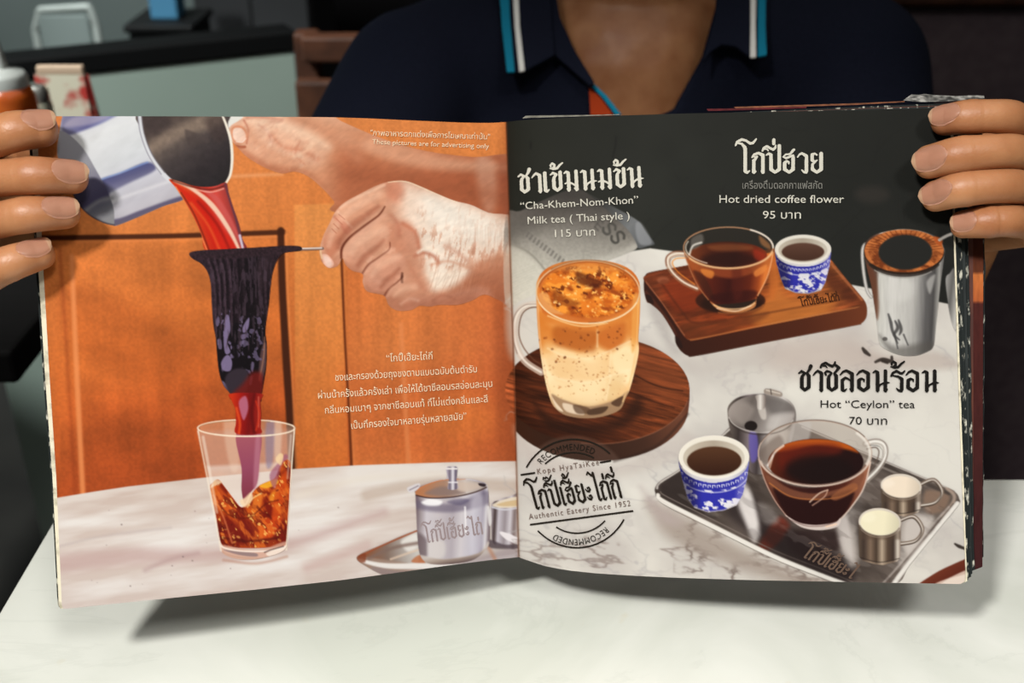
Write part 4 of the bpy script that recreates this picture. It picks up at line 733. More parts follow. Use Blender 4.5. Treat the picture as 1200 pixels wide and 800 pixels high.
poly([(878, 508), (887, 509), (888, 535), (880, 540)], (96, 84, 170), 4, .75); poly([(900, 510), (925, 505), (915, 530), (902, 535)], (206, 200, 194), 6, .6)
ell(892.5, 484, 39, 21.5, lg((856, 470), (930, 498), (0, (160, 150, 144)), (.3, (96, 88, 84)), (.5, (120, 112, 108)), (.75, (176, 170, 166)), (1, (110, 100, 96))), 1.4); MASK[0] = ellp(892.5, 484, 39, 21.5)
poly([(856, 480), (870, 470), (884, 480), (870, 498)], (150, 140, 134), 8, .6); poly([(895, 465), (925, 470), (930, 482), (905, 486)], (90, 84, 82), 10, .7); poly([(905, 486), (930, 484), (925, 498), (900, 503)], (190, 184, 180), 8, .6); poly([(888, 476), (896, 476), (898, 490), (892, 490)], (206, 198, 190), 3, .7); ell(880, 499, 7.5, 6, (28, 22, 20), 1.6)
MASK[0] = RP
arc(892.5, 485, 39, 21.5, 20, 170, 1.3, (206, 200, 194), 1.4, .7); arc(892.5, 487.5, 39, 21.5, 20, 170, 1.3, (50, 42, 38), 1.6, .7)
poly([(885, 464), (890, 462), (897, 464), (896, 478), (888, 479), (887, 470)], lg((885, 470), (897, 470), (0, (130, 120, 114)), (.5, (214, 208, 202)), (1, (120, 108, 102))), 1.4); poly([(896, 456), (905, 456), (916, 460), (915, 465), (904, 463), (896, 461)], (150, 138, 128), 1.5); line([(898, 457), (914, 461)], 1.2, (220, 210, 200), 1.3, .8); line([(903, 456), (904, 462)], 1.3, (70, 60, 56), 1.2, .8)
item('printed_sugar_pot', PT, 1, 'printed picture of a steel pot with a notched lid')
blue_cup(836.5, 535, 41.5, 25, [(878, 540), (875, 562), (870, 580), (863, 592), (848, 598), (830, 600), (814, 595), (806, 584), (801, 566), (796, 545)], (.5, 5, 32, 17, (78, 48, 30), (50, 26, 16)), 251, 1.0)
C3 = [(888.5, 531), (890, 520), (898, 508), (915, 498), (937, 493), (957, 492), (985, 496), (1008, 508), (1019, 522), (1021.5, 535), (1018, 556), (1010, 576), (997, 595), (985, 608), (981, 616), (966, 619.5), (948, 619), (930, 613), (920, 604), (907, 586), (897, 566), (891, 546)]
HB = [(1014, 520), (1024, 517), (1034, 519), (1038, 526), (1036, 538), (1028, 550), (1016, 562)]
line(HB, 7, (170, 160, 152), 1.5, .6); line(HB, 2.4, (236, 232, 226), 1.5, .9); line([(1016, 526), (1026, 524), (1030, 530), (1026, 542), (1016, 556)], 1.5, (90, 76, 68), 1.6, .8); line([(1016, 516), (1030, 514.5), (1039, 522), (1039, 536), (1030, 552)], 1.2, (120, 108, 100), 1.4, .7)
MASK[0] = spl(C3)
poly([(888, 530), (900, 508), (930, 494), (985, 496), (1020, 522), (1020, 545), (955, 570), (895, 552)], (150, 136, 124), 3, .45)
poly([(930, 494), (950, 494), (945, 520), (925, 525)], (186, 180, 176), 5, .6); poly([(890, 530), (912, 510), (918, 524), (900, 545)], (96, 80, 72), 6, .5)
poly([(890, 545), (920, 566), (955, 571), (1000, 558), (1020, 540), (1012, 575), (985, 612), (955, 620), (925, 608), (905, 584)], lg((895, 560), (1015, 566), (0, (110, 62, 44)), (.2, (60, 28, 22)), (.5, (48, 20, 18)), (.8, (76, 34, 24)), (1, (150, 96, 72))), 3)
poly([(898, 556), (925, 572), (955, 578), (990, 570), (1012, 554), (1006, 570), (985, 582), (955, 586), (925, 582), (905, 572)], (120, 72, 52), 3, .8); poly([(906, 572), (925, 582), (955, 586), (1000, 574), (985, 608), (955, 615), (925, 606)], (34, 12, 12), 5, .9); line([(902, 566), (925, 581), (952, 585), (985, 582), (1004, 572)], 1.4, (196, 120, 60), 1.8, .65); poly([(975, 580), (1000, 566), (1004, 574), (980, 586)], (150, 90, 56), 3, .7)
line([(949, 588), (960, 578), (970, 574)], 1.6, (206, 176, 156), 1.6, .9); line([(970, 574), (966, 582), (952, 592)], 1.4, (190, 150, 130), 1.6, .8)
ell(956, 541.5, 56, 27.5, lg((905, 530), (1005, 560), (0, (90, 36, 16)), (.2, (60, 20, 12)), (.5, (36, 14, 12)), (1, (30, 12, 12))), 2); MASK[0] = ellp(956, 541.5, 56, 27.5)
poly([(908, 528), (925, 518), (956, 514), (990, 518), (1006, 530), (990, 526), (956, 522), (925, 528)], (196, 90, 24), 5, .85); poly([(912, 530), (930, 522), (975, 520), (985, 530), (940, 545), (918, 552)], (96, 26, 14), 10, .7); ell(960, 550, 40, 17, (24, 12, 12), 14, .9)
line([(902, 548), (906, 534)], 2, (226, 200, 180), 2, .6)
MASK[0] = RP
line([(900, 545), (908, 530), (918, 522)], 2.6, (236, 228, 220), 2, .7); arc(955, 531, 66.5, 38.5, 0, 360, 1.5, (186, 164, 150), 1.3, .9); arc(955, 531, 66, 38, 15, 165, 3, (206, 186, 172), 2, .75); arc(955, 532, 64, 36, 20, 160, 1, (110, 82, 72), 1.3, .7); arc(955, 531, 67, 39, 200, 330, 1.2, (96, 78, 68), 1.2, .75); arc(955, 531, 64.5, 36.4, 320, 380, 3, (232, 226, 218), 2.4, .7)
line([(889, 538), (896, 562), (908, 586), (922, 605)], 1.4, (190, 160, 146), 1.5, .8); line([(1020, 542), (1012, 572), (996, 596), (984, 609)], 1.8, (214, 196, 184), 1.5, .85)
poly([(920, 603), (936, 612), (956, 615), (978, 612), (985, 607), (981, 617), (960, 621), (938, 617)], (214, 200, 194), 1.6, .95); line([(926, 609), (945, 616), (965, 616), (980, 611)], 1.2, (110, 84, 78), 1.4, .7); line([(968, 617), (980, 614)], 1.6, (240, 200, 170), 1.4, .8)
item('printed_teacup', C3, 1, 'printed picture of a glass cup of dark tea'); item('printed_teacup_handle', np.vstack([np.array(HB)+[0, -4], (np.array(HB)+[-3, 4])[::-1]]), 1)
def creamer(x0, x1, yt, yc, ry, yb, hx, hy0, hy1, milk):
    cx, rx = (x0+x1)/2, (x1-x0)/2
    arc_ = [(x1-1, yc-2), (x1+(hx-x1)*.6, hy0-1), (hx, (hy0+hy1)/2-2), (x1+(hx-x1)*.7, hy1-4), (x1-1, hy1)]
    line(arc_, 4.5, (120, 104, 92), 1.4); line(arc_, 1.4, (214, 206, 198), 1.4, .9); line(np.array(arc_)+[-1, 2.2], 1.1, (50, 40, 34), 1.3, .7)
    b = [(x1, yc), (x1-1, yb-8), (x1-5, yb-3), (cx+4, yb+1), (cx-6, yb), (x0+5, yb-4), (x0+1, yb-9), (x0, yc)]
    out = np.vstack([ellp(cx, yc, rx, ry, 4, 180, 360, 20), b])
    poly(out, lg((x0, 0), (x1, 0), (0, (90, 76, 64)), (.12, (60, 48, 42)), (.28, (120, 100, 84)), (.42, (70, 56, 46)), (.55, (176, 158, 138)), (.68, (84, 68, 56)), (.82, (60, 48, 42)), (.92, (206, 196, 184)), (1, (130, 114, 104))), 1.3, smooth=False)
    MASK[0] = out; poly([(x0, yb-6), (cx, yb-1), (x1, yb-6), (x1, yb+3), (x0, yb+3)], (170, 150, 132), 3, .5, False); line([(x0+2, yb-8), (cx, yb-2.5), (x1-2, yb-7)], 1, (40, 32, 28), 1.4, .7); poly([(x0, yc+ry*.6), (x1, yc+ry*.6), (x1, yc+ry+4), (x0, yc+ry+4)], (80, 64, 52), 4, .5, False); MASK[0] = RP
    ell(cx, yc, rx, ry, (206, 196, 184), 1.2, 1, 4); ell(cx, yc+.8, rx-2, ry-1.8, lg((x0, yc), (x1, yc+4), (0, milk), (.6, milk), (1, tuple(.86*q for q in milk))), 1.8, 1, 4); arc(cx, yc, rx-.5, ry-.5, 20, 160, 1, (96, 82, 70), 1.2, .8, 4); arc(cx, yc+1.5, rx, ry, 30, 150, 1, (150, 134, 120), 1.2, .7, 4)
    item('printed_creamer', out, 1, None, False)
creamer(1032, 1080, 555, 569.5, 14.5, 604, 1104, 563, 592, (232, 216, 196)); creamer(1006, 1056, 595, 611.5, 16.5, 661, 1081, 606, 637, (232, 224, 194))
ell(1040, 566, 8, 5, (240, 228, 212), 6, .5); ell(1018, 606, 8, 6, (240, 234, 208), 6, .5)
# red-brown rim at the corner of the page
poly([(1076, 686), (1090, 675), (1110, 664), (1142, 652), (1142, 668), (1112, 678), (1098, 686)], lg((1090, 670), (1100, 686), (0, (112, 52, 34)), (1, (90, 38, 26))), 1.5); poly([(1096, 686), (1112, 677), (1142, 666), (1142, 690)], (226, 206, 192), 2, .8); line([(1119, 637), (1124, 640), (1132, 643)], [2, 4, 3], (40, 32, 28), 1.6, .9)
MASK[0] = None
# soft ring behind the round stamp where it crosses the board
MASK[0] = CO
ell(672, 576, 66, 66, (96, 72, 62), 5, .45); ell(672, 576, 44, 44, (44, 28, 20), 4, .4)
MASK[0] = None
# gutter: soft brown line along the fold
line([(593, 143), (598, 300), (602, 420), (608, 655)], 2.2, (120, 70, 44), 2, .5)
# ------------------------------------------------------------------ building the menu from its outlines
def grid_cut(outline, clip, step, depthf, colf, off):
    o = np.asarray(outline, float)
    x0, y0 = o.min(0)-step*2; x1, y1 = o.max(0)+step*2
    if clip is not None: x0 = max(x0, clip[:, 0].min()-2*step); y0 = max(y0, clip[:, 1].min()-2*step); x1 = min(x1, clip[:, 0].max()+2*step); y1 = min(y1, clip[:, 1].max()+2*step)
    X, Y = np.meshgrid(np.arange(x0, x1+step, step), np.arange(y0, y1+step, step))
    d, nx, ny = sdist(o, X, Y, True)
    if clip is not None and clip is not outline:
        d2, nx2, ny2 = sdist(clip, X, Y, True); m = d2 > d
        d = np.where(m, d2, d); nx = np.where(m, nx2, nx); ny = np.where(m, ny2, ny)
    ins = d < 0
    cell = ins[:-1, :-1] | ins[1:, :-1] | ins[:-1, 1:] | ins[1:, 1:]
    use = np.zeros(ins.shape, bool)
    for a in (slice(None, -1), slice(1, None)):
        for b in (slice(None, -1), slice(1, None)): use[a, b] |= cell
    X = np.where(ins, X, nx); Y = np.where(ins, Y, ny)
    idx = -np.ones(ins.shape, int); idx[use] = np.arange(use.sum())
    vx, vy = X[use], Y[use]
    j, i = np.nonzero(cell)
    F = np.stack([idx[j, i], idx[j+1, i], idx[j+1, i+1], idx[j, i+1]], 1)
    z = depthf(vx, vy)-off
    return P(vx, vy, z), F, (colf(vx, vy) if colf else None)
def canvas(px, py):
    u = np.clip((px-GX0)/ST, 0, NX_-1.001); v = np.clip((py-GY0)/ST, 0, NY_-1.001)
    i = u.astype(int); j = v.astype(int); fu = (u-i)[:, None]; fv = (v-j)[:, None]
    c = (K[j, i]*(1-fu)+K[j, i+1]*fu)*(1-fv)+(K[j+1, i]*(1-fu)+K[j+1, i+1]*fu)*fv
    return c
def np_mesh(name, Vt, F, ink=None, mats=(), smooth=True, matidx=None, tail=None):
    """one mesh from arrays; tail = (verts, list of polygons, material index) appended"""
    Vt = np.asarray(Vt, float); faces = [F] if len(F) else []
    nv = len(Vt); loops = F.ravel().astype(np.int32); starts = np.arange(0, len(F)*4, 4, dtype=np.int32); tot = np.full(len(F), 4, np.int32); mi = np.zeros(len(F), np.int32)
    if tail:
        tv, tf, tm = tail
        Vt = np.vstack([Vt, tv]); l2 = []; s2 = []; t2 = []; s = len(loops)
        for f in tf: s2.append(s); t2.append(len(f)); l2 += [x+nv for x in f]; s += len(f)
        loops = np.concatenate([loops, np.array(l2, np.int32)]); starts = np.concatenate([starts, np.array(s2, np.int32)]); tot = np.concatenate([tot, np.array(t2, np.int32)]); mi = np.concatenate([mi, np.full(len(tf), tm, np.int32)])
    me = bpy.data.meshes.new(name)
    me.vertices.add(len(Vt)); me.vertices.foreach_set('co', Vt.astype(np.float32).ravel())
    me.loops.add(len(loops)); me.loops.foreach_set('vertex_index', loops.astype(np.int32))
    me.polygons.add(len(starts)); me.polygons.foreach_set('loop_start', starts); me.polygons.foreach_set('loop_total', tot)
    me.polygons.foreach_set('material_index', mi)
    me.update(calc_edges=True); me.validate()
    if smooth: me.shade_smooth()
    if tail: me.set_sharp_from_angle(angle=math.radians(40))
    if ink is not None:
        a = me.attributes.new('ink', 'FLOAT_COLOR', 'POINT'); c = np.ones((len(Vt), 4), np.float32); c[:nv, :3] = np.clip(s2l(ink)*PRINT_GAIN, 0, .92)
        a.data.foreach_set('color', c.ravel())
    for m in mats: me.materials.append(m)
    return me
def plane_n(a, b, c):
    n = np.cross(np.array(b)-a, np.array(c)-a); n /= np.linalg.norm(n)
    return n if n @ FWD < 0 else -n
def dp(x, y): return P(x, y, depth(x, y))
N_L = plane_n(dp(45, 140), dp(72, 712), dp(597, 400)); N_R = plane_n(dp(1112, 130), dp(1131, 680), dp(600, 400))
def slab(outline, n, thick, back=0.0, extra=0.0003):
    """closed prism behind an outline: front at BACK behind the printed surface"""
    o = np.asarray(outline, float); m = len(o)
    f = P(o[:, 0], o[:, 1], depth(o[:, 0], o[:, 1]))-n*(back+extra); b = f-n*thick
    tf = [list(range(m)), list(range(2*m-1, m-1, -1))]+[[i, m+i, m+(i+1) % m, (i+1) % m] for i in range(m)]
    return np.vstack([f, b]), tf

BOOK = empty('menu_book', V(604, 655, .62), 'worn photo menu of thick board pages held open above the white marble table', 'menu')
def add_page(name, out, n, label, thick, sl=None):
    v, f, c = grid_cut(out, out, ST, depth, canvas, 0)
    tv, tf = slab(out if sl is None else sl, n, thick)
    o = link(name, np_mesh(name, v, f, c, [INK, M_CREAM], True, tail=(tv, tf, 1)), BOOK); o['label'] = label; return o
def grow_l(k, dy=0):
    return np.array([(x-(k*(3.6+3.6*(712-y)/576) if x < 90 else 0), y+(dy if 100 < x < 580 and y > 400 else 0)) for x, y in L_OUT])
PAGE_L = add_page('page', L_OUT, N_L, 'left page, printed with tea poured through a black cloth filter', .0019, grow_l(1))
PAGE_R = add_page('page', R_OUT, N_R, 'right page, printed black and marble with drinks and prices', .0012)
LAY = [0, 0]
def parent_of(side): return (PAGE_L, PAGE_R)[side]
for nm, out, side, lab in ITEMS:
    LAY[side] += 1
    v, f, c = grid_cut(out, (L_OUT, R_OUT)[side], ST, depth, canvas, 0.00004*LAY[side])
    o = link(nm, np_mesh(nm, v, f, c, [INK]), parent_of(side))
    if lab: o['label'] = lab

# more board sheets and covers behind
def sheet(name, out, n, thick, back, m, label=None):
    tv, tf = slab(out, n, thick, back)
    bm = bmesh.new(); vs = [bm.verts.new(p) for p in tv]
    for q in tf:
        try: bm.faces.new([vs[i] for i in q])
        except ValueError: pass
    o = bm_obj(name, bm, m, BOOK)
    if label: o['label'] = label
    return o
sheet('cover_board', grow_l(1.6, -3), N_L, .0016, .0027, M_DARKEDGE, 'dark worn cover behind the left page')
r9 = np.random.default_rng(3)
def right_sheet(xt, xb, yt0, yt1, yb, rag=0.0):
    top = [(x, np.interp(x, [612, 1000, 1112], [yt0, yt0+(yt1-yt0)*.8, yt1])) for x in np.linspace(612, xt-1, 16)]
    side_ = [(np.interp(y, [120, 300, 684], [xt-4, xt, xb])+r9.uniform(-rag, rag), y) for y in np.linspace(yt1+1, yb-2, 34)]
    bot = [(x, np.interp(x, [612, 700, 1000, 1130], [652, 668, yb-5, yb])) for x in np.linspace(xb-3, 612, 20)]
    return np.array(top+side_+bot)
M_BROWNP = noise_mat('brown_printed_board', (64, 34, 28), (92, 48, 34), 30, 0.5, 0.3)
RS = [(1121, 1134.2, 140.5, 126, 683.5, .2, .0010, .0016, M_CREAM), (1124, 1136, 140, 125.5, 682.5, .4, .0012, .0022, M_DARKEDGE), (1129, 1140, 139.5, 124.5, 680, .5, .0012, .0040, M_DARKEDGE), (1134, 1142.5, 139.5, 123, 677.5, .5, .0012, .0062, M_DARKBOARD),
      (1139, 1146, 139, 121, 674, .5, .0012, .0086, M_DARKEDGE), (1152.5, 1151.5, 138.5, 119, 668, .3, .0013, .0112, M_BROWNP), (1161, 1158, 138, 115.5, 662, .9, .0022, .0140, M_DARKEDGE)]
for a in RS: sheet('board_sheet', right_sheet(*a[:6]), N_R, a[6], a[7], a[8])
def strip(name, out, back, colf, label):
    v, f, c = grid_cut(np.array(out, float), None, 1.0, depth, colf, -back); o = link(name, np_mesh(name, v, f, c, [INK]), BOOK); o['label'] = label
def strip_col(X, Y):
    ys = [120, 270, 300, 318, 322, 352, 356, 700]; cs = np.array([(40, 22, 20), (70, 36, 28), (84, 42, 28), (96, 50, 30), (196, 112, 58), (176, 92, 50), (74, 34, 30), (58, 28, 30)], float)
    return np.stack([np.interp(Y, ys, cs[:, k]) for k in range(3)], 1)*(1+.25*(vnoise(X, Y, 3, 12, 0, 3, 77)-.5))[:, None]
strip('printed_board_edge', [(1140, 122), (1147, 122), (1152.3, 300), (1151.3, 664), (1141, 668)], .0106, strip_col, 'brown picture strip on a sheet at the back of the stack')
# torn clear tape along the top of the last sheet
tp = [(1058, 117.5), (1064, 113.5), (1068, 110.5), (1075, 111), (1084, 110), (1098, 111.5), (1120, 112.5), (1140, 111.5), (1153, 112), (1154, 115), (1140, 116.5), (1110, 118.5), (1080, 119.5)]
v, f, c = grid_cut(np.array(tp, float), None, 1.5, depth, lambda X, Y: mott((60, 60, 58), (190, 188, 182), 8, 2, -4, 78)(X, Y), -.0136)
o = link('torn_tape', np_mesh('torn_tape', v, f, c, [INK]), BOOK); o['label'] = 'torn tape on the top edge of the back sheet'
for q, cc, bk in [([(612, 138.6), (616, 135.6), (622, 135.4), (690, 134.6), (735, 133.4), (735, 134.2), (690, 136), (622, 138)], (128, 126, 116), .0005), ([(828, 127.5), (870, 126.8), (945, 124.6), (945, 126.6), (870, 129), (830, 130)], (92, 34, 38), .003), ([(860, 125.2), (1000, 121), (1060, 118.4), (1060, 119.6), (1000, 123), (862, 127)], (132, 84, 60), .008)]:
    v, f, c = grid_cut(np.array(q, float), None, 1.2, depth, lambda X, Y: np.array(cc, float)*(1+.5*(vnoise(X, Y, 6, 2, 0, 2, 5)-.5))[:, None], -bk)
    o = link('worn_top_edge', np_mesh('worn_top_edge', v, f, c, [INK]), BOOK)
# spine behind the fold
bm = bmesh.new(); pr = []
for y in np.linspace(146, 652, 12):
    xg = x_gut(y); z = depth(xg, y); pr.append([bm.verts.new(P(xg+a, y, z+b)) for a, b in ((-14, .001), (-16, .012), (0, .0175), (16, .0165), (16, .0015))])
for a, b in zip(pr, pr[1:]):
    for k in range(5): bm.faces.new([a[k], a[(k+1) % 5], b[(k+1) % 5], b[k]])
bm.faces.new(pr[0]); bm.faces.new(pr[-1][::-1])
bm_obj('spine', bm, M_DARKBOARD, BOOK)

# ------------------------------------------------------------------ lettering printed on the pages
def text_mesh(name, loops_px, side, m, step=.32, bbox_pad=1):
    """filled lettering from closed outlines (non-zero winding), as fine cells on the page"""
    allp = np.vstack(loops_px); x0, y0 = allp.min(0)-1; x1, y1 = allp.max(0)+1
    X, Y = np.meshgrid(np.arange(x0, x1, step), np.arange(y0, y1, step)); Wn = np.zeros(X.shape, int)
    for lp in loops_px:
        for (ax, ay), (bx, by) in zip(lp, np.roll(lp, -1, 0)):
            if ay == by: continue
            a, b = (ay, by) if ay < by else (by, ay)
            r0, r1 = np.searchsorted(Y[:, 0], [a, b]); 
            if r1 <= r0: continue
            yy = Y[r0:r1, 0]; xx = ax+(bx-ax)*(yy-ay)/(by-ay); Wn[r0:r1] += (X[r0:r1] < xx[:, None])*(1 if by > ay else -1)
    cell = Wn != 0
    j, i = np.nonzero(cell); nyy, nxx = X.shape; idx = -np.ones((nyy+1, nxx+1), int); use = np.zeros((nyy+1, nxx+1), bool)
    use[j, i] = use[j+1, i] = use[j, i+1] = use[j+1, i+1] = True; idx[use] = np.arange(use.sum())
    jj, ii = np.nonzero(use); vx = x0+(ii-.5)*step; vy = y0+(jj-.5)*step
    F = np.stack([idx[j, i], idx[j+1, i], idx[j+1, i+1], idx[j, i+1]], 1)
    return link(name, np_mesh(name, P(vx, vy, depth(vx, vy)-.00004*(LAY[side]+2)), F, None, [m]), parent_of(side))
def glyph_loops(s, spacing=1.0):
    c = bpy.data.curves.new('lettering', 'FONT'); c.body = s; c.size = 1; c.fill_mode = 'NONE'; c.resolution_u = 3; c.space_character = spacing
    o = bpy.data.objects.new('lettering', c); COL.objects.link(o); bpy.context.view_layer.update()
    me = bpy.data.meshes.new_from_object(o.evaluated_get(bpy.context.evaluated_depsgraph_get()))
    co = np.array([v.co[:2] for v in me.vertices]); nx = {}
    for e in me.edges: a, b = e.vertices; nx.setdefault(a, []).append(b); nx.setdefault(b, []).append(a)
    seen = set(); loops = []
    for v0 in range(len(co)):
        if v0 in seen or v0 not in nx: continue
        lp = [v0]; seen.add(v0); cur = v0; ok = True
        # follow the direction of rising index, which is the outline's own direction
        while True:
            q = [b for b in nx[cur] if b not in seen]
            if not q: break
            b = min(q) if len(lp) == 1 else q[0]
            lp.append(b); seen.add(b); cur = b
        if len(lp) > 2: loops.append(co[lp])
    bpy.data.objects.remove(o); bpy.data.curves.remove(c); bpy.data.meshes.remove(me)
    return loops
def text(name, s, side, m, p0, p1, em, spacing=1.0, step=.32, bold=0):
    lp = glyph_loops(s, spacing); a = np.vstack(lp); xa, xb = a[:, 0].min(), a[:, 0].max()
    p0 = np.array(p0, float); p1 = np.array(p1, float); d = p1-p0; u = d/np.linalg.norm(d); up = np.array([u[1], -u[0]])
    if up[1] > 0: up = -up
    L = [p0+((q[:, :1]-xa)/(xb-xa))*d+q[:, 1:]*em*up for q in lp]
    return text_mesh(name, L, side, m, step)
def text_arc(name, s, side, m, c, r, a0, a1, em, inward=False):
    lp = glyph_loops(s, 1.15); a = np.vstack(lp); xa, xb = a[:, 0].min(), a[:, 0].max(); L = []
    for q in lp:
        t = np.radians(a0+(a1-a0)*(q[:, 0]-xa)/(xb-xa)); rr = r+q[:, 1]*em*(-1 if inward else 1)
        L.append(np.stack([c[0]+rr*np.cos(t), c[1]+rr*np.sin(t)], 1))
    return text_mesh(name, L, side, m, .3)
INK_W = ink_flat('white_ink', (206, 203, 190)); INK_G = ink_flat('grey_ink', (128, 127, 120)); INK_B = ink_flat('black_ink', (26, 24, 22)); INK_C = ink_flat('cream_ink', (244, 216, 182)); INK_S = ink_flat('stamp_ink', (34, 28, 22)); INK_F = ink_flat('faint_ink', (112, 92, 84)); INK_T = ink_flat('engraving_ink', (156, 140, 142)); INK_R = ink_flat('burnt_ink', (64, 32, 16))
text('printed_caption', '"ภาพอาหารตกแต่งเพื่อการโฆษณาเท่านั้น"', 0, INK_C, (434, 158.5), (574, 163.5), 9.2)
text('printed_caption', 'These pictures are for advertising only', 0, INK_C, (436, 168.5), (573, 174), 8.2)
for s, a, b in [('“โกปี๊เฮี้ยะไถ่กี่', (453, 423.7), (507, 420.8)), ('ชงและกรองด้วยถุงชงตามแบบฉบับต้นตำรับ', (393, 446), (559, 436)), ('ผ่านน้ำครั้งแล้วครั้งเล่า เพื่อให้ได้ชาซีลอนรสอ่อนละมุน', (373, 467), (577, 453)), ('กลิ่นหอมเบาๆ จากชาซีลอนแท้ ที่ไม่แต่งกลิ่นและสี', (381, 484.5), (572, 471)), ('เป็นที่ครองใจมาหลายรุ่นหลายสมัย”', (412, 502.5), (547, 491))]:
    text('printed_verse', s, 0, INK_C, a, b, 11.6)
text('printed_name', '“Cha-Khem-Nom-Khon”', 1, INK_W, (610, 245.5), (748, 238), 12.5); text('printed_name', 'Milk tea ( Thai style )', 1, INK_W, (618.5, 262.5), (738, 256.5), 12.5); text('printed_price', '115 บาท', 1, INK_W, (650.5, 278), (697.5, 276), 12.8)
text('printed_name', 'เครื่องดื่มดอกกาแฟสกัด', 1, INK_G, (870, 221), (963.5, 221), 12.2); text('printed_name', 'Hot dried coffee flower', 1, INK_W, (843, 237.5), (989, 237.5), 13); text('printed_price', '95 บาท', 1, INK_W, (894, 256), (938.5, 256), 13)
text('printed_name', 'Hot “Ceylon” tea', 1, INK_B, (961.5, 477.5), (1072, 478), 13); text('printed_price', '70 บาท', 1, INK_B, (995, 497), (1039.5, 497.5), 13)
# round stamp
SCn = (672, 577.5)
text_arc('printed_stamp_word', 'RECOMMENDED', 1, INK_S, SCn, 50.5, 222, 297, 10.5); 
text_arc('printed_stamp_word', 'RECOMMENDED', 1, INK_S, (674, 581), 50.5, 46, 118, 10.5)
text('printed_stamp_line', 'Kope HyaTaiKee', 1, INK_F, (630, 555.5), (702, 544.5), 9.5, 1.35); text('printed_stamp_line', 'Authentic Eatery Since 1952', 1, INK_F, (620, 608.5), (739, 592.5), 9.5, 1.25)
def ribbon(pts, w):
    p = np.asarray(pts, float); t = np.gradient(p, axis=0); t /= np.linalg.norm(t, axis=1)[:, None]; n = np.stack([-t[:, 1], t[:, 0]], 1)*w/2
    return np.vstack([p+n, (p-n)[::-1]])
def arcp(c, r, a0, a1, n=26): t = np.radians(np.linspace(a0, a1, n)); return np.stack([c[0]+r*np.cos(t), c[1]+r*np.sin(t)], 1)
for q, w in [(arcp((672, 577), 62.5, 208, 313), 1.9), (arcp((672, 578), 48, 226, 300), 1.8), (arcp((676, 579), 62.5, 137, 28), 1.9), (arcp((676, 580), 44.5, 123, 42), 1.8), ([(610, 556.3), (627, 553.8)], 2.2), ([(703, 541.8), (716, 539.6)], 2), ([(621, 614.6), (742, 598.4)], 2.1)]:
    text_mesh('printed_stamp_rule', [ribbon(q, w)], 1, INK_S, .3)

